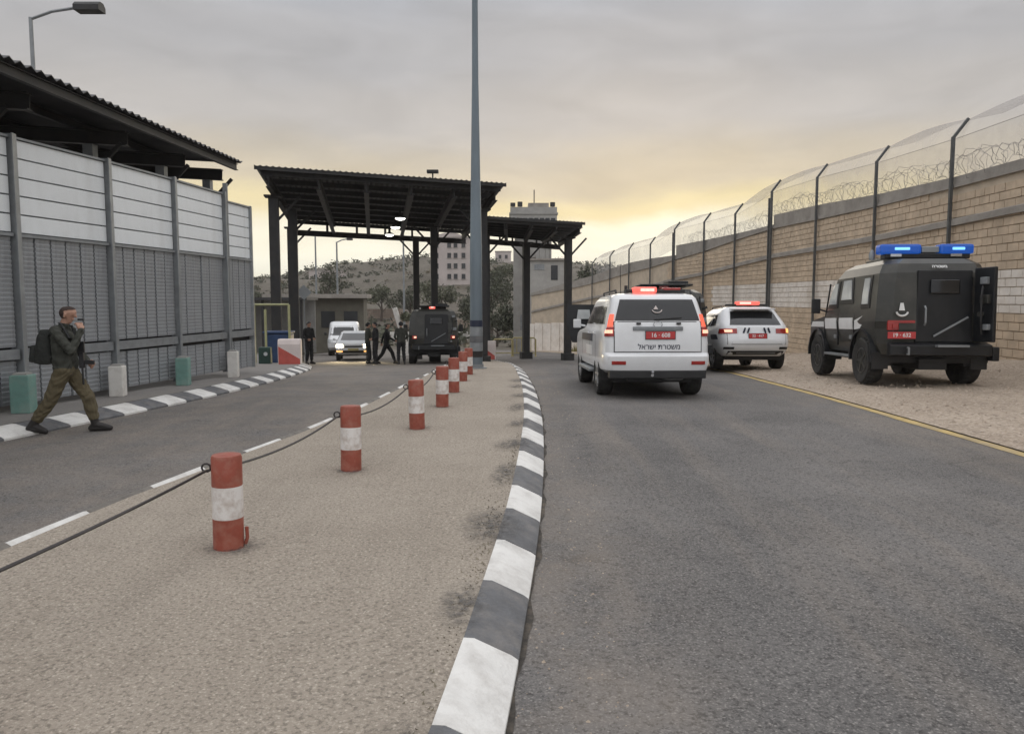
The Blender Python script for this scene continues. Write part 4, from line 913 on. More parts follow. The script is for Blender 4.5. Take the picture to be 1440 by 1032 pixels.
def crossover():
    y0 = 19.7; x = 6.30; vz = lambda y: zr(y) + verge_up(6.4)
    t = thing('police_crossover', 'white police crossover with red beacon stopped between the other white vehicle and the armoured one', 'car', (x, y0, seat(y0, .98, 3.76, vz)[0]), radians(-.5), rx=seat(y0, .98, 3.76, vz)[1])
    B = Body([(.36, .28, 4.50, .80, 8), (.46, .12, 4.66, .90, 8), (.60, .03, 4.76, .935, 8), (.72, .0, 4.78, .945, 8), (.86, .04, 4.74, .945, 8), (.98, .09, 4.55, .94, 8), (1.06, .11, 4.1, .925, 8), (1.12, .13, 3.55, .905, 8), (1.25, .24, 3.2, .85, 8), (1.45, .46, 2.85, .77, 7), (1.58, .60, 2.55, .70, 7), (1.65, .68, 2.3, .63, 6), (1.68, .95, 2.0, .5, 5)])
    base_car(t, B, M['carwhite'], (.98, 3.76, .80), .365, .24)
    P = B.patch
    P('rear', -.66, .66, 1.17, 1.545, M['glass'], 'rear_window', t, .008, -.55, .55, nu=14)
    mb = MB(); mb.prism([(.50, 1.62), (.36, 1.60), (.37, 1.57), (.6, 1.57)], -.58, .58); mb.build('spoiler', M['carwhite'], t, bevel=.01)
    for s in (-1, 1):
        a, b = (-.925, -.50) if s < 0 else (.50, .925)
        L = P('rear', a, b, .95, 1.075, M['redlens'], 'tail_light', t, .018, nu=8)
        if s < 0: P('rear', -.80, -.62, .98, 1.05, M['tailhot'], 'brake_lamp', L, .026)
        else: P('rear', .78, .915, .97, 1.08, M['amber'], 'indicator_lamp', L, .026)
        P('rear', -.82 if s < 0 else .58, -.58 if s < 0 else .82, .54, .60, M['black'], 'fog_lamp', t, .012)
        sd = 'left' if s < 0 else 'right'
        P(sd, .75, 1.30, 1.16, 1.46, M['glass'], 'side_window', t, .006, .95, 1.28)
        P(sd, 1.36, 2.15, 1.16, 1.48, M['glass'], 'side_window', t, .006, 1.34, 2.1)
        P(sd, 2.2, 3.1, 1.16, 1.48, M['glass'], 'side_window', t, .006, 2.15, 2.6)
        P(sd, .40, .95, .80, .93, M['navy'], 'stripe', t, .004, .5, 1.05)
        mirror(t, s * 1.0, 3.0, 1.18, s, M['carwhite'])
    P('rear', -.75, .75, .665, .945, M['black'], 'tailgate_seam', t, .003, nu=12); P('rear', -.738, .738, .677, .945, M['carwhite'], 'lower_tailgate', t, .008, nu=12)
    tg = P('rear', -.47, .47, .78, 1.12, M['carwhite'], 'tailgate', t, .014, nu=10)
    for k in (-3, -2, 2, 3):
        mb = MB(); xx = k * .105; mb.prism([(-.012, -.07), (-.012, .07), (.012, .07), (.012, -.07)], -.02, .02); o = mb.build('slanted_mark', M['navy'], tg, loc=(xx, .065, 1.03)); o.rotation_euler = (0, .35 * (1 if k < 0 else -1), 0)
    plate(t, .02, .022, .885, .46, .12, radians(-4), '22 · 417', .09)
    P('rear', -.72, .72, .40, .50, M['black'], 'rear_diffuser', t, .012); P('rear', -.5, .5, .43, .46, M['galv'], 'skid_strip', t, .024)
    P('front', -.55, .55, 1.16, 1.48, M['glass'], 'windscreen', t, .006, -.48, .48)
    lb = MB(); lb.box((.0, 1.0, 1.72), (1.1, .22, .05)); q = lb.build('light_bar', M['black'], t, bevel=.015)
    mb = MB(); mb.box((.0, .93, 1.765), (.62, .22, .10)); mb.build('beacon_lens', M['redbeacon'], q, bevel=.03)
    mb = MB(); mb.box((-.08, .81, 1.765), (.30, .02, .05)); mb.build('beacon_core', M['redbeaconhot'], q, bevel=.008)
    for s in (-1, 1): mb = MB(); mb.tube([(s * .62, 1.1, 1.66), (s * .62, 1.2, 1.70), (s * .60, 2.2, 1.70), (s * .58, 2.3, 1.66)], .014, 6); mb.build('roof_rail', M['black'], t)
crossover()

def armoured(loc, rz, label, blue=True, door=False, tail=False, marks=True, hz=1.0, rx=0):
    t = thing('armoured_vehicle', label, 'armoured vehicle', loc, rz, 'dark armoured vehicles', rx=rx)
    B = Body([(.60, .12, 4.10, .90, .12), (.80, .04, 4.24, .985, .2), (1.08, .0, 4.30, 1.03, .26), (1.22, .0, 4.26, 1.04, .22), (1.34, .01, 3.25, 1.03, .22), (1.75, .03, 2.98, 1.0, .22), (2.12, .07, 2.72, .955, .22), (2.29, .13, 2.50, .88, .2), (2.39, .26, 2.30, .74, .2)], chamfer=True)
    for i, l in enumerate(B.lv): B.lv[i] = (l[0] * hz if l[0] > 1.3 else l[0],) + l[1:]
    o = B.mesh().build('body', M['armour'], t)
    r = .455; W = 1.0
    cut(o, [cyl_cutter(s * .66, s * 1.3, y, r + .05, r * 1.16) for s in (-1, 1) for y in (.88, 3.52)], 7)
    for y in (.88, 3.52): liner(t, y, r + .05, r * 1.16 - .006, W + .02)
    for y in (.88, 3.52):
        for s in (-1, 1): wheel(t, s * .90, y, r, .30, s, 'armour', 5, .55)
    P = B.patch; hh = lambda z: z * hz
    for s in (-1, 1):
        sd = 'left' if s < 0 else 'right'
        for (a0, a1, b0, b1, z0, z1) in ((2.36, 2.80, 2.36, 2.58, 1.58, 2.02), (1.48, 2.06, 1.62, 2.04, 1.66, 2.06), (.62, .92, .64, .90, 1.55, 2.05)):
            f = P(sd, a0 - .09, a1 + .07, hh(z0 - .08), hh(z1 + .05), M['armblack'], 'window_frame', t, .012, b0 - .09, b1 + .07, smooth=20)
            P(sd, a0, a1, hh(z0), hh(z1), M['glassl'], 'window_pane', f, .026, b0, b1, smooth=20)
        for y in (1.30, 2.22, 3.05):
            mb = MB(); mb.beam((s * 1.018, y, .72), (s * 1.035, y, 1.22), .03, .02); mb.beam((s * 1.03, y, 1.24), (s * .93, y - .02, hh(2.05)), .03, .02); mb.build('door_seam', M['armblack'], t)
        if marks:
            P(sd, 1.36, 2.12, 1.06, 1.29, M['white'], 'white_marking', t, .014, smooth=20); P(sd, 2.30, 3.0, 1.06, 1.29, M['white'], 'white_marking', t, .014, smooth=20)
            P(sd, 3.1, 4.0, 1.10, 1.22, M['white'], 'white_marking', t, .008, 3.1, 3.85, smooth=20)
            mb = MB(); mb.add([(s * 1.045, 1.26, 1.06), (s * 1.045, 1.26, 1.24), (s * 1.02, .55, 1.40), (s * 1.04, .98, 1.08), (s * 1.02, 1.26, 1.06), (s * 1.02, 1.26, 1.24), (s * .995, .55, 1.40), (s * 1.015, .98, 1.08)], [(0, 1, 2, 3), (7, 6, 5, 4), (0, 4, 5, 1), (1, 5, 6, 2), (2, 6, 7, 3), (3, 7, 4, 0)]); mb.build('white_marking', M['white'], t)
        for y in (1.5, 2.4): mb = MB(); mb.box((s * 1.0, y, .9), (.06, .14, .08)); mb.build('door_handle', M['galv'], t, bevel=.01)
        mb = MB(); mb.box((s * 1.0, 2.2, .52), (.14, 1.5, .05)); mb.build('step', M['galv'], t, bevel=.01)
        mb = MB(); mb.beam((s * .98, 2.95, 1.42), (s * 1.22, 2.98, 1.50), .04, .04); mb.box((s * 1.26, 2.98, 1.56), (.18, .10, .32)); mb.build('mirror', M['black'], t, bevel=.02)
        n = 14
        for y in (.88, 3.52):
            mb = MB(); mb2 = [(y + r * 1.18 * cos(a), r + .05 + r * 1.18 * sin(a)) for a in [-.1 + (pi + .2) * k / n for k in range(n + 1)]]; out = [(y + r * 1.30 * cos(a), r + .05 + r * 1.27 * sin(a)) for a in [-.1 + (pi + .2) * k / n for k in range(n, -1, -1)]]
            mb.prism(mb2 + out, s * .96, s * 1.065); mb.build('wheel_flare', M['armblack'], t, smooth=40)
    # rear
    d = MB(); yb = lambda z: B.at_x(0, z)[1]
    d.add([(-.40, yb(.84) - .045, .84), (.62, yb(.84) - .045, .84), (.60, yb(hh(2.10)) - .045, hh(2.16)), (-.36, yb(hh(2.10)) - .045, hh(2.16)), (-.40, yb(.84) + .02, .84), (.62, yb(.84) + .02, .84), (.60, yb(hh(2.1)) + .02, hh(2.16)), (-.36, yb(hh(2.1)) + .02, hh(2.16))],
          [(0, 1, 2, 3), (0, 4, 5, 1), (1, 5, 6, 2), (2, 6, 7, 3), (3, 7, 4, 0)])
    rd = d.build('rear_door', M['armblack'], t, bevel=.012)
    mb = MB(); zc = hh(1.86); mb.box((.1, yb(zc) - .065, zc), (.52, .03, .26)); f = mb.build('door_window', M['glass'], rd, bevel=.02)
    for z in (1.0, 1.45, 1.95): mb = MB(); mb.box((.645, yb(hh(z)) - .05, hh(z)), (.07, .07, .16)); mb.build('hinge', M['armour'], rd, bevel=.01)
    mb = MB(); mb.tube([(-.28, yb(1.3) - .10, 1.15), (-.28, yb(1.3) - .14, 1.2), (-.28, yb(1.3) - .14, 1.45), (-.28, yb(1.3) - .10, 1.5)], .018, 6); mb.beam((-.1, yb(1.2) - .06, .95), (.5, yb(1.2) - .06, 1.3), .03, .03); mb.build('door_handle', M['galv'], rd)
    mb = MB(); mb.prism([(-.02, .58), (-.17, .60), (-.17, .79), (.02, .84)], -.90, .90); bp = mb.build('rear_bumper', M['armblack'], t, bevel=.02)
    mb = MB(); mb.box((.16, -.23, .775), (.55, .12, .04)); mb.build('bumper_step', M['galv'], bp)
    mb = MB(); mb.tube([(-.62, -.22, .62), (-.62, -.28, .62), (-.62, -.28, .74), (-.62, -.22, .74)], .02, 6); mb.build('tow_hook', M['galv'], bp)
    mb = MB(); mb.box((0, 2.1, .55), (1.5, 3.6, .22)); mb.box((.0, .5, .42), (.5, .7, .2)); mb.tube([(-.88, .88, .455), (.88, .88, .455)], .09, 8); mb.lathe([(.17, -.1), (.17, .1)], c=(0.02, .88, .455), axis='x', n=12); mb.build('underbody', M['black'], t)
    for s in (-1, 1): mb = MB(); mb.box((s * .9, .30, .48), (.3, .02, .32)); mb.build('mudflap', M['black'], t)
    mb = MB(); mb.box((1.06, .12, .62), (.12, .22, .26)); mb.build('tool_box', M['armblack'], t, bevel=.02)
    for s in (-1, 1):
        z = 1.13; x = s * .80
        pnl = MB(); pnl.box((x, .01, z), (.20, .06, .16)); o2 = pnl.build('lamp_housing', M['redlens'], t, bevel=.015)
        mb = MB(); mb.box((x + .03, -.03, z), (.10, .02, .07)); mb.build('lamp_lens', M['tailhot' if tail else 'redlens'], o2, bevel=.006)
    for (x, z, k) in ((.84, 2.06, .09), (.86, 1.52, .12), (.72, .98, .07)):
        yy = B.at_x(x, hh(z))[1]; mb = MB(); mb.box((x, yy - .03, hh(z)), (k * 1.6, .09, k)); mb.build('fitting', M['galv'], t, bevel=.015)
    if marks:      # rear door leaf standing open on the right
        mb = MB(); a, b2 = Vector((.63, -.04, 0)), Vector((.74, -.50, 0)); mb.beam(a + Vector((0, 0, 1.52)), b2 + Vector((0, 0, 1.52)), .07, 1.34); lf = mb.build('open_rear_door', M['armblack'], t, bevel=.02)
        for k, z, w_ in ((.55, 1.95, .16), (.6, 1.62, .2), (.4, 1.35, .10), (.7, 1.12, .13)):
            p = a.lerp(b2, k); mb = MB(); mb.box((p.x - .05, p.y - .03, z), (.08, w_, w_ * .8), .2); mb.build('door_fitting', M['galv' if z > 1.9 or z < 1.2 else 'armour'], lf, bevel=.015)
        p = a.lerp(b2, .5); mb = MB(); mb.tube([(p.x - .08, p.y - .06, 1.0), (p.x - .12, p.y - .1, 1.2), (p.x - .12, p.y - .1, 1.7), (p.x - .08, p.y - .06, 1.85)], .018, 6); mb.build('door_bar', M['black'], lf)
    mb = MB(); mb.tube([(.70, -.05, 1.25), (.80, -.02, 1.5), (.78, .02, 1.95)], .02, 6); mb.beam((.9, .16, hh(1.84)), (1.0, .14, hh(1.88)), .06, .06); mb.build('grab_rail', M['armblack'], t)
    if marks:
        plate(t, -.665, -.055, .965, .50, .125, 0, '19 · 632', .10)
        e = MB(); c = Vector((-.66, -.0, 1.40)); e.tube([c + Vector((.10 * cos(a), -.045, .08 * sin(a))) for a in [pi + .1 + (pi - .2) * k / 10 for k in range(11)]], .018, 6)
        e.add([c + Vector(p) for p in ((-.05, -.04, .02), (.05, -.04, .02), (.025, -.03, .16), (-.025, -.03, .16), (-.05, -.02, .02), (.05, -.02, .02), (.025, -.01, .16), (-.025, -.01, .16))], [(0, 1, 2, 3), (0, 4, 5, 1), (1, 5, 6, 2), (2, 6, 7, 3), (3, 7, 4, 0)])
        e.build('emblem', M['white'], t)
        text('lettering', 'הרטשמ', .085, M['white'], t, (.02, yb(hh(2.22)) - .055, hh(2.23)), (radians(58), 0, 0), .001, bold=.002)
        mb = MB(); mb.beam((-.9, .0, 1.215), (-.42, -.02, 1.215), .03, .05); mb.build('brown_trim', M['redlens'], t)
    # front and roof
    P('front', -.6, .6, hh(1.5), hh(2.02), M['glass'], 'windscreen', t, .012, smooth=20); P('front', -.5, .5, .85, 1.1, M['armblack'], 'grille', t, .02, smooth=20)
    mb = MB(); mb.box((0, 1.5, hh(2.44)), (1.1, 1.1, .07)); mb.box((-.1, 2.0, hh(2.49)), (.5, .5, .10)); mb.build('roof_hatch', M['armour'], t, bevel=.02)
    if blue:
        mb = MB(); mb.box((0, .62, hh(2.46)), (1.56, .24, .10)); q = mb.build('light_bar', M['armblack'], t, bevel=.02)
        for a, b in ((-.88, -.12), (.22, .84)):
            mb = MB(); mb.box(((a + b) / 2, .60, hh(2.46) + .13), (b - a, .27, .19)); mb.build('beacon_lens', M['blue'], q, bevel=.05)
            mb = MB(); mb.box(((a + b) / 2 + .02, .462, hh(2.46) + .135), ((b - a) * .36, .02, .05)); mb.build('beacon_core', M['bluehot'], q, bevel=.008)
        mb = MB(); mb.box((.05, .6, hh(2.46) + .12), (.32, .22, .12)); mb.build('bar_centre', M['galv'], q, bevel=.02)
        for a in (-.6, .5): mb = MB(); mb.box((a, .47, hh(2.46) + .01), (.2, .05, .05)); mb.build('clamp', M['chrome'], q)
        mb = MB(); mb.lathe([(.05, 0), (.06, .12), (.02, .2)], n=10); mb.build('siren', M['galv'], q, loc=(-.93, .75, hh(2.40)), smooth=50)
    else:
        mb = MB(); mb.box((0, .9, hh(2.52)), (1.35, 1.2, .05)); mb.box((.35, .9, hh(2.58)), (.5, .8, .12)); mb.build('roof_rack', M['armblack'], t, bevel=.02)
        mb = MB(); mb.box((-.05, .42, hh(2.47)), (.26, .12, .13)); mb.build('red_beacon', M['redbeacon' if tail else 'redlens'], t, bevel=.03)
        if tail: mb = MB(); mb.box((-.05, .35, hh(2.48)), (.12, .02, .06)); mb.build('beacon_core', M['redbeaconhot'], t)
    if door:
        mb = MB(); mb.add([(-1.0, 2.75, .80), (-2.22, 2.55, .80), (-2.38, 2.55, 1.3), (-2.34, 2.58, hh(2.05)), (-1.35, 2.7, hh(2.05)), (-.98, 2.75, 1.35)], [tuple(range(6))]); mb.add([(a, b - .12, c) for a, b, c in mb.v], [tuple(range(5, -1, -1))])
        mb.f += [(i, (i + 1) % 6, 6 + (i + 1) % 6, 6 + i) for i in range(6)]; mb.m += [0] * 6; dd = mb.build('open_door', M['armblack'], t, bevel=.015)
        mb = MB(); mb.add([(-2.12, 2.42, 1.45), (-1.72, 2.47, 1.45), (-1.75, 2.47, hh(1.9)), (-2.08, 2.42, hh(1.9))], [(0, 1, 2, 3)]); mb.add([(a, b - .03, c) for a, b, c in mb.v], [(3, 2, 1, 0)]); mb.f += [(i, (i + 1) % 4, 4 + (i + 1) % 4, 4 + i) for i in range(4)]; mb.m += [0] * 4; mb.build('door_window', M['glassl'], dd)
    return t
vz = lambda y: zr(y) + verge_up(7.9)
armoured((7.84, 14.15, seat(14.15, .88, 3.52, vz)[0]), radians(-4), 'dark armoured police vehicle with blue light bar parked on the gravel verge', rx=seat(14.15, .88, 3.52, vz)[1])
armoured((3.95, 19.35, seat(19.35, .88, 3.52, zr)[0]), 0, 'dark armoured vehicle with its side door open, mostly hidden ahead of the white police car', blue=False, door=True, marks=False, hz=.90, rx=seat(19.35, .88, 3.52, zr)[1])
armoured((-3.28, 32.2, seat(32.2, .88, 3.52, zr)[0]), radians(6), 'dark armoured vehicle with red beacon under the wide canopy', blue=False, tail=True, marks=False, hz=.97, rx=seat(32.2, .88, 3.52, zr)[1])

def hatchback():
    y0 = 41.0; x = -8.35; sz = seat(y0, -.78, -3.38, zr)
    t = thing('oncoming_car', 'white oncoming car with headlights on under the canopy', 'car', (x, y0, sz[0]), radians(180 + 10), rx=sz[1])
    B = Body([(.30, .2, 3.95, .74, 7), (.42, .06, 4.12, .83, 7), (.58, .0, 4.18, .86, 8), (.72, .03, 4.16, .865, 8), (.82, .07, 4.08, .86, 8), (.90, .1, 3.7, .85, 8), (.97, .13, 3.1, .83, 8), (1.2, .3, 2.6, .74, 7), (1.38, .5, 2.2, .66, 6), (1.46, .8, 1.9, .55, 5)])
    base_car(t, B, M['carwhite'], (.78, 3.38, .74), .31, .2); P = B.patch
    P('front', -.64, .64, .99, 1.34, M['glass'], 'windscreen', t, .006, -.54, .54); P('rear', -.6, .6, 1.0, 1.33, M['glass'], 'rear_window', t, .006, -.5, .5)
    P('front', -.42, .42, .64, .73, M['black'], 'grille', t, .01); P('front', -.7, .7, .38, .50, M['black'], 'lower_grille', t, .012)
    mb = MB(); mb.box((0, 4.195, .55), (.5, .012, .11)); mb.build('number_plate', M['ysteel'], t)
    for s in (-1, 1):
        a, b = (-.80, -.5) if s < 0 else (.5, .80)
        P('front', a, b, .64, .78, M['head'], 'headlight', t, .012)
        P('front', a, b, .42, .49, M['amber'], 'fog_lamp', t, .018)
        sd = 'left' if s < 0 else 'right'
        P(sd, .6, 1.5, 1.0, 1.32, M['glass'], 'side_window', t, .006, .75, 1.48); P(sd, 1.55, 2.75, 1.0, 1.32, M['glass'], 'side_window', t, .006, 1.52, 2.25)
        mirror(t, s * .92, 2.65, 1.0, s, M['carwhite'], .09, .12)
        l = bpy.data.lights.new('headlight_beam', 'SPOT'); l.energy = 420; l.spot_size = radians(50); l.spot_blend = .8; l.color = (1, .78, .45); l.shadow_soft_size = .06
        lo = bpy.data.objects.new('headlight_beam', l); COL.objects.link(lo); lo.parent = t; lo.location = (s * .65, 4.25, .7); lo.rotation_euler = (radians(78), 0, 0)
hatchback()
def van():
    y0 = 50.6; x = -10.9; sz = seat(y0, -.95, -3.85, zr)
    t = thing('white_van', 'white van waiting behind the oncoming car under the canopy', 'van', (x, y0, sz[0]), radians(180 + 10), rx=sz[1])
    B = Body([(.35, .1, 4.6, .88, 8), (.5, .0, 4.85, .96, 8), (.8, .0, 4.9, .97, 8), (1.0, .02, 4.75, .97, 8), (1.15, .03, 4.35, .95, 8), (1.3, .03, 4.1, .94, 8), (1.75, .04, 3.75, .90, 8), (1.95, .05, 3.5, .88, 8), (2.05, .1, 3.2, .84, 8), (2.1, .3, 2.9, .7, 7)])
    base_car(t, B, M['carwhite'], (.95, 3.85, .82), .34, .22); P = B.patch
    P('front', -.8, .8, 1.22, 1.78, M['glass'], 'windscreen', t, .006, -.72, .72); P('front', -.4, .4, .75, .95, M['black'], 'grille', t, .01)
    for s in (-1, 1):
        P('front', -.9 if s < 0 else .6, -.6 if s < 0 else .9, .78, .98, M['glassl'], 'headlight', t, .012)
        P('left' if s < 0 else 'right', 2.7, 3.8, 1.22, 1.72, M['glass'], 'side_window', t, .006, 2.7, 3.5); mirror(t, s * 1.05, 3.75, 1.3, s, M['black'])
van()

# ------------------------------------------------------------------ people
def capsule(mb, a, b, ra, rb, n=10):
    a, b = Vector(a), Vector(b); d = b - a; L = d.length
    d = d / L if L > 1e-6 else Vector((0, 0, 1)); up = Vector((0, 0, 1)) if abs(d.z) < .9 else Vector((0, 1, 0)); sd = d.cross(up).normalized(); up = sd.cross(d)
    rings = [(a - d * ra, ra * .05), (a - d * ra * .7, ra * .71), (a - d * ra * .3, ra * .95), (a, ra), (b, rb), (b + d * rb * .3, rb * .95), (b + d * rb * .7, rb * .71), (b + d * rb, rb * .05)]
    P = [c + sd * (r * cos(2 * pi * j / n)) + up * (r * sin(2 * pi * j / n)) for c, r in rings for j in range(n)]
    F = [(i * n + j, i * n + (j + 1) % n, (i + 1) * n + (j + 1) % n, (i + 1) * n + j) for i in range(len(rings) - 1) for j in range(n)]
    F += [tuple(range(n - 1, -1, -1)), tuple((len(rings) - 1) * n + j for j in range(n))]
    mb.add(P, F)

def person(label, loc, rz, pose, mats, voxel, group=None, hat=None, cat='person'):
    """pose: joint -> (side x, forward y, up z); mats: skin, top, trousers, boots, hair materials"""
    t = thing('person', label, cat, loc, rz, group)
    J = {k: Vector(v) for k, v in pose.items() if isinstance(v, tuple)}; segs = []       # (a, b, ra, rb, material index)
    A = lambda a, b, ra, rb, m: segs.append((Vector(a), Vector(b), ra, rb, m))
    hipc = (J['hipL'] + J['hipR']) / 2; shc = (J['shL'] + J['shR']) / 2; side = (J['shR'] - J['shL']).normalized(); fw = Vector((0, 1, 0))
    A(J['hipL'] * .8 + hipc * .2, J['hipR'] * .8 + hipc * .2, .108, .108, 2)
    w = hipc.lerp(shc, .30)
    for s in (-1, 1):
        A(hipc + side * s * .07 + Vector((0, 0, .06)), w + side * s * .075, .112, .108, 1)
        A(w + side * s * .075, shc + side * s * .085 - Vector((0, 0, .07)), .108, .098, 1)
    A(w + fw * .02, shc - Vector((0, 0, .10)) + fw * .03, .10, .11, 1)
    A(J['shL'] * .86 + shc * .14, J['shR'] * .86 + shc * .14, .066, .066, 1)
    A(shc + Vector((0, 0, .02)), shc.lerp(J['head'], .35), .072, .06, 1)
    hd = J['head']; up = (hd - shc).normalized(); look = Vector(pose.get('look', (0, 1, 0))).normalized(); lx = look.cross(Vector((0, 0, 1))).normalized()
    A(shc + Vector((0, 0, .03)), hd - up * .06, .054, .052, 0)
    A(hd - look * .022 + up * .025, hd + look * .02 + up * .03, .080, .076, 0)
    A(hd + look * .02 - up * .02, hd + look * .035 - up * .075, .066, .044, 0)
    A(hd + look * .088 + up * .012, hd + look * .108 - up * .025, .010, .015, 0)
    A(hd + look * .084 - up * .062 - lx * .018, hd + look * .084 - up * .062 + lx * .018, .010, .010, 0)
    A(hd + look * .074 + up * .030 - lx * .03, hd + look * .074 + up * .030 + lx * .03, .014, .014, 0)
    for s in (-1, 1): A(hd + lx * s * .078 + up * .012, hd + lx * s * .084 - up * .025, .015, .012, 0)
    for S_ in ('L', 'R'):
        A(J['sh' + S_], J['el' + S_], .062, .050, 1); A(J['el' + S_], J['wr' + S_], .050, .037, 1)
        wr = J['wr' + S_]; hn = J['ha' + S_]; d = (hn - wr).normalized(); sg = 1 if S_ == 'R' else -1
        pn = Vector(pose.get('palm' + S_, (-sg, 0, 0))); sp = d.cross(pn).normalized(); pn = sp.cross(d).normalized()
        A(wr, wr + d * .05, .030, .032, 0); A(wr + d * .05 - sp * .022, wr + d * .085 - sp * .024, .021, .019, 0); A(wr + d * .05 + sp * .022, wr + d * .085 + sp * .024, .021, .019, 0)
        curl = pose.get('curl' + S_, .5)
        for k, (off, ln) in enumerate(((-.036, .062), (-.012, .076), (.012, .07), (.036, .052))):
            r0 = wr + d * .09 + sp * off; k1 = r0 + (d * cos(curl * .6) + pn * sin(curl * .6)) * ln * .5; k2 = k1 + (d * cos(curl * 1.6) + pn * sin(curl * 1.6)) * ln * .5
            A(r0, k1, .0105, .0095, 0); A(k1, k2, .0095, .0085, 0)
        th = wr + d * .03 - sp * .03; A(th, th + (d * .6 - sp * .5 + pn * .5).normalized() * .045, .013, .011, 0); e = th + (d * .6 - sp * .5 + pn * .5).normalized() * .045; A(e, e + (d * .8 + pn * .4).normalized() * .03, .011, .009, 0)
        hp, kn, an, to = (J[q + S_] for q in ('hip', 'kn', 'an', 'to'))
        A(hp, kn, .102, .078, 2); A(kn, kn.lerp(an, .35), .078, .076, 2); A(kn.lerp(an, .35), kn.lerp(an, .70), .076, .068, 2); A(kn.lerp(an, .66), an, .056, .050, 3)
        hl = an - (to - an) * .30; hl.z = an.z - .045 if an.z > .1 else .045
        A(hl, an, .040, .046, 3); A(an, to, .046, .036, 3); A(hl, to, .040, .036, 3)
    mb = MB()
    for a, b, ra, rb, m in segs: capsule(mb, a, b, ra, rb)
    o = mb.build('body', None, t)
    m = o.modifiers.new('r', 'REMESH'); m.mode = 'VOXEL'; m.voxel_size = voxel; m.adaptivity = 0
    m = o.modifiers.new('s', 'SMOOTH'); m.factor = .5; m.iterations = 3 if voxel < .009 else 2
    me = bpy.data.meshes.new_from_object(o.evaluated_get(bpy.context.evaluated_depsgraph_get())); o.modifiers.clear(); o.data = me
    me.materials.clear()
    for q in mats[:4]: me.materials.append(q)
    n = len(me.polygons); C = np.empty(n * 3); me.polygons.foreach_get('center', C); C = C.reshape(-1, 3); best = np.full(n, 1e9); idx = np.zeros(n, int)
    for a, b, ra, rb, mi in segs:
        a, b = np.array(a), np.array(b); ab = b - a; tt = np.clip(((C - a) @ ab) / max(1e-9, ab @ ab), 0, 1); dd = np.linalg.norm(C - a - tt[:, None] * ab, axis=1) - (ra + (rb - ra) * tt)
        k = dd < best; best[k] = dd[k]; idx[k] = mi
    me.materials.append(mats[4]); hv = np.array(hd); lk = np.array(look); uu = np.array(up); lc = (C - hv) @ lk; uc = (C - hv) @ uu
    near = np.linalg.norm(C - hv, axis=1) < .16
    hair = near & (idx == 0) & ((uc > .052 + .45 * np.maximum(0, lc)) | ((lc < -.012) & (uc > -.055 + .5 * np.maximum(0, lc + .05)))); idx[hair] = 4
    nv = len(me.vertices); V = np.empty(nv * 3); me.vertices.foreach_get('co', V); V = V.reshape(-1, 3); Nn = np.empty(nv * 3); me.vertices.foreach_get('normal', Nn); Nn = Nn.reshape(-1, 3)
    li = np.empty(len(me.loops), int); me.loops.foreach_get('vertex_index', li); pi_ = np.empty(n, int); me.polygons.foreach_get('loop_total', pi_); lm = np.repeat(idx, pi_); vm = np.zeros(nv, int); vm[li] = lm
    x_, y_, z_ = V.T; fold = np.sin(46 * z_ + 9 * np.sin(11 * x_ + 7 * y_) + 14 * y_) * .5 + np.sin(27 * z_ - 22 * y_ + 6 * np.sin(19 * x_ + 13 * z_)) * .5
    amp = np.where((vm == 1) | (vm == 2), .0075, np.where(vm == 4, .004, 0)); off = np.where(vm == 4, .006 + .002 * np.sin(300 * x_) * np.sin(280 * y_), fold * amp)
    V = V + Nn * off[:, None]; me.vertices.foreach_set('co', V.ravel())
    me.polygons.foreach_set('material_index', idx.astype(np.int32)); me.polygons.foreach_set('use_smooth', [True] * n)
    # hair or cap as a shell round the skull
    mb = MB(); K = 14; rings = 7; base = hd - look * .014 + up * .03
    for i in range(rings):
        el = -.22 + (pi / 2 + .22) * i / (rings - 1)
        for j in range(K):
            az = 2 * pi * j / K; fr = cos(az); low = el - .42 * max(0, -fr) * (1 - i / (rings - 1)) + .62 * max(0, fr) * (1 - i / (rings - 1)); r = .089 if not hat else .099
            v = base + (look * (fr * cos(low) * r * 1.12 - .006) + lx * (sin(az) * cos(low) * r * .98) + up * (sin(low) * r * 1.02)); mb.v.append(tuple(v))
    mb.f = [(i * K + j, i * K + (j + 1) % K, (i + 1) * K + (j + 1) % K, (i + 1) * K + j) for i in range(rings - 1) for j in range(K)]; mb.m = [0] * len(mb.f)
    if hat: mb.build('cap', hat, t, smooth=80, fix=False)
    return t, J

WALK = dict(hipL=(-.09, .0, .80), hipR=(.09, .0, .80), knL=(-.09, .215, .45), anL=(-.10, .285, .095), toL=(-.11, .46, .045), knR=(.10, -.165, .42), anR=(.10, -.385, .13), toR=(.10, -.235, .045),
            shL=(-.185, .0, 1.31), shR=(.185, -.03, 1.31), head=(0, .055, 1.505), elR=(.21, .17, 1.055), wrR=(.09, .245, 1.315), haR=(.05, .205, 1.42), elL=(-.25, .05, 1.03), wrL=(-.17, .20, .90), haL=(-.14, .27, .86),
            look=(0, 1, .0), curlR=1.1, curlL=1.0, palmR=(-.6, -.6, 0))
def zr_road(x, y): return zr(y)
SX, SY = -5.66, 9.72
sold, SJ = person('soldier in olive uniform walking along the wall with a hand raised to the mouth', (SX, SY, zr(SY) - .004), radians(-84), WALK, [M['skin'], M['jacket'], M['olive'], M['boot'], M['hair']], .0068)
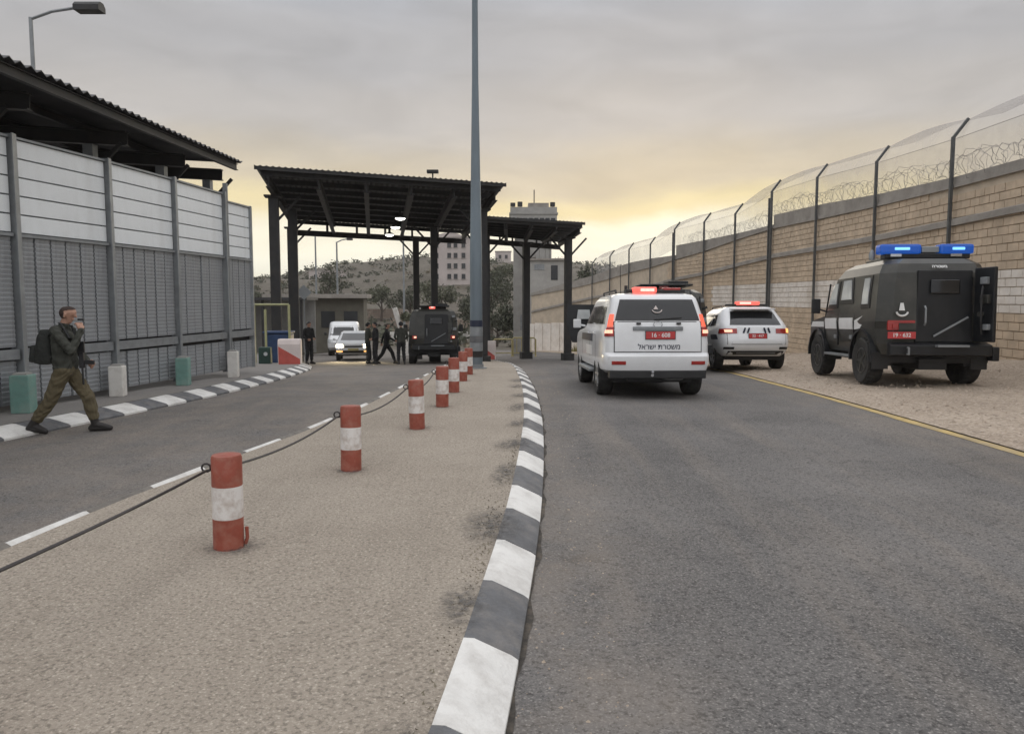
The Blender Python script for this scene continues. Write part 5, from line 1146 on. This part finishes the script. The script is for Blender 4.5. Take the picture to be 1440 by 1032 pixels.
def soldier_kit():
    rot = Matrix.Translation((SX, SY, zr(SY))) @ Matrix.Rotation(radians(-84), 4, 'Z')
    t = thing('backpack', 'dark green backpack on the back of the walking soldier', 'backpack', (SX, SY, zr(SY) + .11), radians(-84)); t.scale = (.92, .88, .90)
    mb = MB(); mb.box((0, -.245, 1.08), (.36, .26, .44), taper=.68); mb.build('main_bag', M['pack'], t, bevel=.075, smooth=60)
    mb = MB(); mb.box((0, -.385, 1.01), (.28, .11, .24), taper=.76); mb.build('front_pocket', M['pack'], t, bevel=.035, smooth=60)
    mb = MB(); mb.box((0, -.225, 1.30), (.24, .17, .09), taper=.75); mb.build('top_flap', M['pack'], t, bevel=.025, smooth=60)
    for s in (-1, 1):
        mb = MB(); mb.tube([(s * .12, -.14, 1.28), (s * .13, -.03, 1.395), (s * .125, .09, 1.34), (s * .12, .135, 1.2), (s * .14, .08, 1.02), (s * .14, -.14, .96)], .018, 6); mb.build('strap', M['pack'], t, smooth=60)
    t = thing('rifle', 'black rifle hanging at the hip of the walking soldier', 'rifle', (SX, SY, zr(SY)), radians(-84))
    P = lambda k: Vector((-.02, .185, 1.08)).lerp(Vector((.02, .215, .62)), k)
    mb = MB(); mb.beam(P(.1), P(.55), .045, .06); mb.build('receiver', M['gun'], t, bevel=.006)
    mb = MB(); mb.tube([P(.5), P(1.0)], .013, 8); mb.build('barrel', M['gun'], t)
    mb = MB(); mb.beam(P(-.18), P(.12), .035, .09); mb.build('stock', M['gun'], t, bevel=.008)
    mb = MB(); mb.beam(P(.38) + Vector((0, .02, 0)), P(.46) + Vector((0, .15, .03)), .03, .05); mb.build('magazine', M['gun'], t, bevel=.005)
    mb = MB(); mb.tube([P(-.1), Vector((.16, .13, 1.22)), Vector((.14, .03, 1.40)), Vector((0, -.06, 1.40)), Vector((-.12, .05, 1.36)), P(.5)], .011, 5); mb.build('sling', M['gun'], t)
    t = thing('held_item', 'small dark object held in the soldier\'s raised hand by his mouth', 'held object', (SX, SY, zr(SY)), radians(-84))
    mb = MB(); mb.box((.035, .225, 1.445), (.03, .07, .024)); mb.build('body', M['gun'], t, bevel=.004)
soldier_kit()

STAND = dict(hipL=(-.09, 0, .90), hipR=(.09, 0, .90), knL=(-.11, .03, .49), anL=(-.12, 0, .095), toL=(-.15, .17, .045), knR=(.11, .04, .49), anR=(.13, .0, .095), toR=(.17, .17, .045),
             shL=(-.19, 0, 1.43), shR=(.19, 0, 1.43), head=(0, .03, 1.63), elR=(.27, -.02, 1.14), wrR=(.20, .16, 1.02), haR=(.12, .24, 1.03), elL=(-.27, -.02, 1.14), wrL=(-.18, .17, 1.04), haL=(-.09, .24, 1.05), curlL=1, curlR=1)
STRIDE = dict(STAND, hipL=(-.09, 0, .86), hipR=(.09, 0, .86), knL=(-.1, .24, .48), anL=(-.1, .36, .095), toL=(-.1, .54, .045), knR=(.1, -.16, .46), anR=(.1, -.42, .14), toR=(.1, -.26, .05), shL=(-.19, .02, 1.39), shR=(.19, .02, 1.39), head=(0, .06, 1.59),
              elR=(.26, .14, 1.12), wrR=(.22, .34, 1.0), haR=(.2, .42, .98), elL=(-.26, -.14, 1.11), wrL=(-.24, -.2, .87), haL=(-.23, -.2, .78))
dk = [M['skin'], M['dark'], M['dark'], M['boot'], M['hair']]; dk2 = [M['skin'], M['jacket'], M['dark'], M['boot'], M['hair']]
GR = 'dark clad people standing under the canopy'
def px(u, y): return (u - 720) / 1082 * (y * 1.0)
for (u, y, rz, pose, mt, hat, lb) in (
        (434, 31.5, -2.2, STAND, dk, M['gun'], 'person in dark clothes standing by the red and white block at the kerb'),
        (517, 32.6, -1.2, STAND, dk2, M['dark'], 'dark clad person half in front of the oncoming car'),
        (528, 32.0, 2.0, STAND, dk, M['gun'], 'tall dark clad person standing right of the oncoming car'),
        (543, 32.4, -1.4, STRIDE, dk, None, 'dark clad person striding between the standing people and the armoured vehicle'),
        (564, 31.6, .4, STAND, dk2, M['dark'], 'person in dark jacket standing close beside the red-lit armoured vehicle')):
    x = px(u, y); person(lb, (x, y, zr(y) - .004), rz, pose, mt, .0105, GR, hat)

# ------------------------------------------------------------------ barriers, bins, signs and small things at the checkpoint
def water_barrier(name, label, x, y, w, h, d, rz):
    t = thing(name, label, 'barrier', (x, y, zr(y) + .125), rz)
    mb = MB(); mb.prism([(-d / 2, 0), (-d / 2, h * .8), (-d * .36, h), (d * .36, h), (d / 2, h * .8), (d / 2, 0)], -w / 2, w / 2); mb.build('block', M['pinkwhite'], t, bevel=.03)
    mb = MB(); yy = -d / 2 - .004; mb.add([(-w / 2 + .02, yy, .02), (w / 2 - .02, yy, .02), (w / 2 - .02, yy, h * .22), (-w / 2 + .02, yy - .0, h * .72), (-w / 2 + .02, yy + .03, .02), (w / 2 - .02, yy + .03, .02), (w / 2 - .02, yy + .03, h * .22), (-w / 2 + .02, yy + .03, h * .72)], [(0, 1, 2, 3), (0, 4, 5, 1), (1, 5, 6, 2), (2, 6, 7, 3), (3, 7, 4, 0)]); mb.build('red_stripe', M['pinkred'], t)
    return t
water_barrier('striped_block', 'red and white painted block at the kerb below the canopy columns', -6.62, 22.9, .66, .76, .4, .15)
water_barrier('striped_block', 'pale red and white plastic barrier just behind the tall lamp pole', -1.06, 35.0, .62, .85, .4, -.05)
def pipe_barrier(label, x, y, w, h, rz, bars):
    t = thing('pipe_barrier', label, 'barrier', (x, y, zr(y)), rz, 'yellow pipe barriers across the road end')
    mb = MB(); mb.tube([(-w / 2, 0, .05), (-w / 2, 0, h - .1), (-w / 2 + .1, 0, h), (w / 2 - .1, 0, h), (w / 2, 0, h - .1), (w / 2, 0, .05)], .045, 8); mb.tube([(-w / 2, 0, .2), (w / 2, 0, .2)], .035, 6); mb.build('frame', M['ysteel'], t, smooth=50)
    for k in range(bars): mb = MB(); xx = -w / 2 + w * (k + 1) / (bars + 1); mb.tube([(xx, 0, .2), (xx, 0, h)], .025, 6); mb.build('bar', M['ysteel'], t)
    for s in (-1, 1): mb = MB(); mb.box((s * w / 2, 0, .03), (.1, .6, .06)); mb.build('foot', M['ysteel'], t)
pipe_barrier('yellow pipe barrier nearest the lamp pole at the road end', -.52, 44.5, 1.15, 1.0, .05, 0)
pipe_barrier('yellow barred pipe barrier below the lower canopy column', .68, 44.2, 1.35, 1.08, -.05, 4)
t = thing('wheelie_bin', 'dark blue bin beside the canopy columns behind the striped block', 'bin', (-7.75, 25.6, zr(25.6) + .12), .1)
mb = MB(); mb.box((0, 0, .5), (.75, .7, .95), taper=1.12); mb.build('tub', M['bluebin'], t, bevel=.03)
mb = MB(); mb.box((0, 0, 1.03), (.9, .85, .07)); mb.build('lid', M['bluebin'], t, bevel=.02)
t = thing('utility_box', 'small dark green box beside the blue bin at the end of the louvred wall', 'box', (-7.55, 23.5, zr(23.5) + .12), .1)
mb = MB(); mb.box((0, 0, .26), (.36, .3, .52)); mb.build('body', M['darkgreen'], t, bevel=.03)
mb = MB(); mb.lathe([(.06, 0), (.05, .02)], axis='y', n=12); mb.build('dial', M['glassl'], t, loc=(.04, -.165, .32))
t = thing('pipe_gate', 'yellow-green pipe gate frame between the wall end and the canopy columns', 'gate', (-8.0, 25.0, zr(25) + .12), .1)
for xx, h in ((-.35, 1.9), (0, 1.75), (.75, 1.9)):
    mb = MB(); mb.tube([(xx, 0, 0), (xx, 0, h)], .04, 8); mb.build('post', M['ygreen'], t, smooth=50)
mb = MB(); mb.tube([(-.35, 0, 1.9), (.75, 0, 1.9)], .035, 8); mb.build('top_pipe', M['ygreen'], t, smooth=50)
t = thing('road_sign', 'small diamond sign on a thin post beside the canopy columns', 'sign', (-9.55, 35.5, zr(35.5)), .1)
mb = MB(); mb.tube([(0, 0, 0), (0, 0, 3.2)], .03, 6); mb.build('post', M['galv'], t)
mb = MB(); mb.box((0, -.04, 0), (.5, .02, .5)); q = mb.build('board', M['galv'], t, loc=(0, 0, 3.2)); q.rotation_euler = (0, radians(45), 0)
t = thing('planter', 'pale forked planter with a round green shrub behind the people', 'planter', (-6.4, 47.0, zr(47)))
for s in (-1, 1): mb = MB(); mb.beam((s * .1, 0, .6), (s * .75, 0, 2.9), .28, .3); mb.build('prong', M['pwhite'], t, bevel=.03)
mb = MB(); mb.box((0, 0, .4), (.9, .6, .8), taper=.8); mb.build('base', M['pwhite'], t, bevel=.04)

# ------------------------------------------------------------------ vegetation
def leaf_cloud(mb, c, rad, n, size, squash=1.0):
    for _ in range(n):
        while True:
            p = Vector((random.uniform(-1, 1), random.uniform(-1, 1), random.uniform(-1, 1)))
            if p.length < 1: break
        p = p * (.55 + .45 * p.length); q = Vector((c[0] + p.x * rad, c[1] + p.y * rad, c[2] + p.z * rad * squash)); s = size * random.uniform(.6, 1.4)
        a = Vector((random.gauss(0, 1), random.gauss(0, 1), random.gauss(0, 1))).normalized(); b = a.cross(Vector((random.gauss(0, 1), random.gauss(0, 1), random.gauss(0, 1)))).normalized()
        mb.add([q - a * s, q + b * s * .55, q + a * s, q - b * s * .55], [(0, 1, 2, 3)])
def tree(label, x, y, h, r, mat, n=1500, lobes=9, size=.16, trunk=.35, z=None):
    z = terrain(x, y) if z is None else z
    t = thing('tree', label, 'tree', (x, y, z - .1), 0, 'trees behind the checkpoint')
    mb = MB(); mb.tube([(0, 0, 0), (.1, .05, h * .3), (.0, .1, h * .62)], [h * .035, h * .025, h * .01], 8)
    for k in range(5):
        a = k * 1.3 + random.random(); mb.tube([(.05, .05, h * (.22 + .06 * k)), (cos(a) * r * .45, sin(a) * r * .45, h * (.42 + .07 * k))], [h * .016, h * .006], 5)
    mb.build('trunk', M['bark'], t, smooth=60)
    mb = MB()
    for k in range(lobes):
        a = random.uniform(0, 2 * pi); d = r * random.uniform(.15, .72); zz = h * random.uniform(trunk + .08, .88); rr = r * random.uniform(.30, .52)
        leaf_cloud(mb, (cos(a) * d, sin(a) * d, zz), rr, n // lobes, size, .8)
    mb.build('crown', mat, t, fix=False)
TR = [(-25.5, 105, 9.5, 3.2, 'leafd', 'dark rounded tree on the hill foot seen under the wide canopy'), (-2.6, 95, 9.0, 3.6, 'leafd', 'dense dark tree just right of the tall lamp pole'),
      (-.9, 101, 9.6, 3.4, 'leaf', 'olive green tree behind the concrete pylon'), (-3.6, 88, 6.2, 2.8, 'leafd', 'low dark tree at the foot of the tall lamp pole'), (-9.4, 98, 7.2, 3.0, 'leaf', 'olive tree below the pale apartment block'),
      (-14.8, 112, 6.8, 3.2, 'leafd', 'dark bushy tree on the slope between the canopy columns'), (-20.0, 118, 6.0, 2.8, 'leaf', 'olive bush tree on the slope left of the canopy columns'), (-1.6, 80, 4.6, 2.3, 'leafd', 'broad dark bush behind the yellow pipe barriers'),
      (9.3, 88, 9.3, 2.4, 'leafd', 'dark tree top showing over the far end of the block wall'), (12.6, 92, 9.9, 2.2, 'leaf', 'thin tree top above the far fence posts'), (-34, 100, 7.0, 3.0, 'leafd', 'dark tree beyond the end of the louvred wall')]
for (x, y, h, r, m, lb) in TR: tree(lb, x, y, h, r, M[m], 1700, 10, .17)
mb = MB()
for _ in range(620):
    y = random.uniform(82, 262); x = random.uniform(-.34, .20) * y + random.uniform(-3, 3); r = random.uniform(.35, 1.5) * (1 if random.random() < .75 else 1.7)
    leaf_cloud(mb, (x, y, terrain(x, y) + r * .35), r, 34, .20 + r * .07, .62)
tag(mb.build('hillside_scrub', M['leafd'], fix=False), 'low olive and dark scrub covering the hillside', kind='stuff')
mb = MB()
for _ in range(420):
    y = random.uniform(78, 250); x = random.uniform(-.34, .20) * y; r = random.uniform(.4, 1.3); leaf_cloud(mb, (x, y, terrain(x, y) + r * .15), r, 22, .22, .35)
tag(mb.build('dry_grass', M['dry'], fix=False), 'dry grass tufts among the hillside scrub', kind='stuff')
mb = MB()
for _ in range(900):
    y = random.uniform(52, 66); d = wdir(y); n = Vector((d.y, -d.x, 0)); p = Vector((wi(y, 0), y, 0)) - n * random.uniform(.05, 1.3); x = p.x; z = zr(y); h = random.uniform(.15, .75); a = random.uniform(0, 6.3); l = random.uniform(0, .25)
    mb.add([(x - .03, y, z), (x + .03, y, z), (x + l * cos(a), y + l * sin(a), z + h)], [(0, 1, 2)])
tag(mb.build('wall_weeds', M['weed'], fix=False), 'yellow-green weeds along the foot of the far wall', kind='stuff')
mb = MB()
leaf_cloud(mb, (0, 0, 2.35), .45, 260, .09, .8)
t = thing('shrub', 'round green shrub held between the prongs of the pale planter', 'shrub', (-6.4, 47.0, zr(47))); mb.build('crown', M['leaf'], t, fix=False)
mb = MB()
for _ in range(420):                     # dry weeds and dirt along the inner side of the striped kerb
    y = random.uniform(1.8, 9); x = med_r(y) - .27 - abs(random.gauss(0, .07)); z = zr(y) + .125; h = random.uniform(.004, .016); a = random.uniform(0, 6.3)
    mb.add([(x - .006, y, z), (x + .006, y, z), (x + h * cos(a), y + h * sin(a), z + h)], [(0, 1, 2)])
tag(mb.build('kerb_weeds', M['dry'], fix=False), 'dry weeds and crumbs along the back of the striped kerb', kind='stuff')

# ------------------------------------------------------------------ thin evening haze
mb = MB(); mb.box((0, 130, 7), (1400, 860, 24)); hz_ = mb.build('haze', None)
hm = bpy.data.materials.new('haze_air'); hm.use_nodes = True; hm.node_tree.nodes.clear()
_o = hm.node_tree.nodes.new('ShaderNodeOutputMaterial'); _v = hm.node_tree.nodes.new('ShaderNodeVolumePrincipled'); hm.node_tree.links.new(_v.outputs[0], _o.inputs['Volume'])
_v.inputs['Color'].default_value = (.9, .88, .86, 1); _v.inputs['Density'].default_value = .0004; _v.inputs['Anisotropy'].default_value = .3
hz_.data.materials.append(hm); tag(hz_, 'thin pale evening haze over the whole valley', kind='stuff')

# ------------------------------------------------------------------ far buildings and terraces
def house(name, label, x, y, w, d, h, z, cols, rows, rz=0, flat=True, arch=False):
    t = thing(name, label, 'building', (x, y, z), rz)
    mb = MB(); mb.box((0, 0, h / 2 - 1), (w, d, h + 2)); mb.build('wall', M['limestone'], t)
    if arch:
        mb = MB(); n = 12; poly = [(-w * .02 + w * .36 * cos(pi * k / n), h + w * .13 * sin(pi * k / n)) for k in range(n + 1)]
        mb.add([(a, -d / 2 + .3, b) for a, b in poly] + [(a, d / 2 - .3, b) for a, b in poly], [tuple(range(n + 1)), tuple(range(2 * n + 1, n, -1))] + [(i, i + 1, n + 2 + i, n + 1 + i) for i in range(n)]); mb.build('rounded_parapet', M['limestone'], t)
    mb = MB(); mb.box((0, 0, h + .08), (w + .3, d + .3, .16)); mb.build('roof', M['coping'], t)
    for r in range(rows):
        for c in cols:
            xx = -w / 2 + w * c; zz = h - 1.5 - r * 2.2
            mb = MB(); mb.box((xx, -d / 2 - .02, zz), (.8, .1, 1.05)); f = mb.build('window', M['window'], t)
            mb = MB(); mb.box((xx, -d / 2 - .06, zz - .58), (1.0, .16, .08)); mb.build('sill', M['coping'], f)
house('apartment_block', 'pale stone apartment block with a rounded parapet on the hill', -12.9, 168, 8.4, 8, 10.6, 3.9, (.16, .48, .64, .84), 4, -.05, arch=True)
house('stone_house', 'small square stone house on the ridge right of the lamp pole', -2.6, 230, 4.6, 5, 4.5, 11.0, (.3, .7), 1)
house('stone_house', 'low pale house on the slope under the wide canopy', -45, 190, 8, 6, 4.0, 4.5, (.2, .5, .8), 1)
for i, (x, y, w, h, lb) in enumerate(((-22, 120, 11, 1.5, 'reddish stone terrace wall on the slope left of the canopy columns'), (-11, 108, 12, 1.4, 'stone terrace wall on the slope below the apartment block'), (-10, 92, 9.5, 1.0, 'pale low wall right behind the red-lit armoured vehicle'))):
    t = thing('terrace_wall', lb, 'wall', (x, y, terrain(x, y) - .3), .04 * (i - 1))
    n = int(w / .7)
    for r in range(3):
        for k in range(n):
            mb = MB(); mb.box((-w / 2 + (k + .5 + .5 * (r % 2)) * w / n, random.uniform(-.04, .04), .3 + (r + .5) * h / 3), (w / n - .03, .5, h / 3 - .03)); mb.build('stone', M['terrace' if i < 2 else 'pwhite'], t)
t = thing('low_shelter', 'low flat-roofed shelter beyond the end of the louvred wall', 'shelter', (-17.0, 47.0, zr(47) - .1), .12)
mb = MB(); mb.box((0, 0, 3.55), (9.5, 5, .16)); mb.build('roof', M['rooftin'], t)
mb = MB(); mb.box((0, 2.3, 1.8), (9.2, .15, 3.4)); mb.build('back_wall', M['conc'], t)
for xx in (-4.4, -2.2, 0, 2.2, 4.4): mb = MB(); mb.box((xx, -2.3, 1.75), (.14, .14, 3.5)); mb.build('column', M['darksteel'], t)
t = thing('low_shelter', 'pale roofed booth behind the wide canopy columns', 'shelter', (-14.5, 58.0, zr(58) - .1), .1)
mb = MB(); mb.box((0, 0, 4.3), (7.5, 4, .3)); mb.build('roof', M['coping'], t, bevel=.03)
mb = MB(); mb.box((0, .4, 2.1), (6.8, 3, 4.2)); mb.build('wall', pm('dull_booth_paint', (.13, .12, .095), .8, .2, 1.5, dirt=(.07, .065, .05), dirt_scale=1, dirt_amt=.6), t)
for k in range(4): mb = MB(); mb.box((-2.5 + k * 1.65, -1.12, 2.6), (1.0, .06, 1.2)); mb.build('window', M['window'], t)
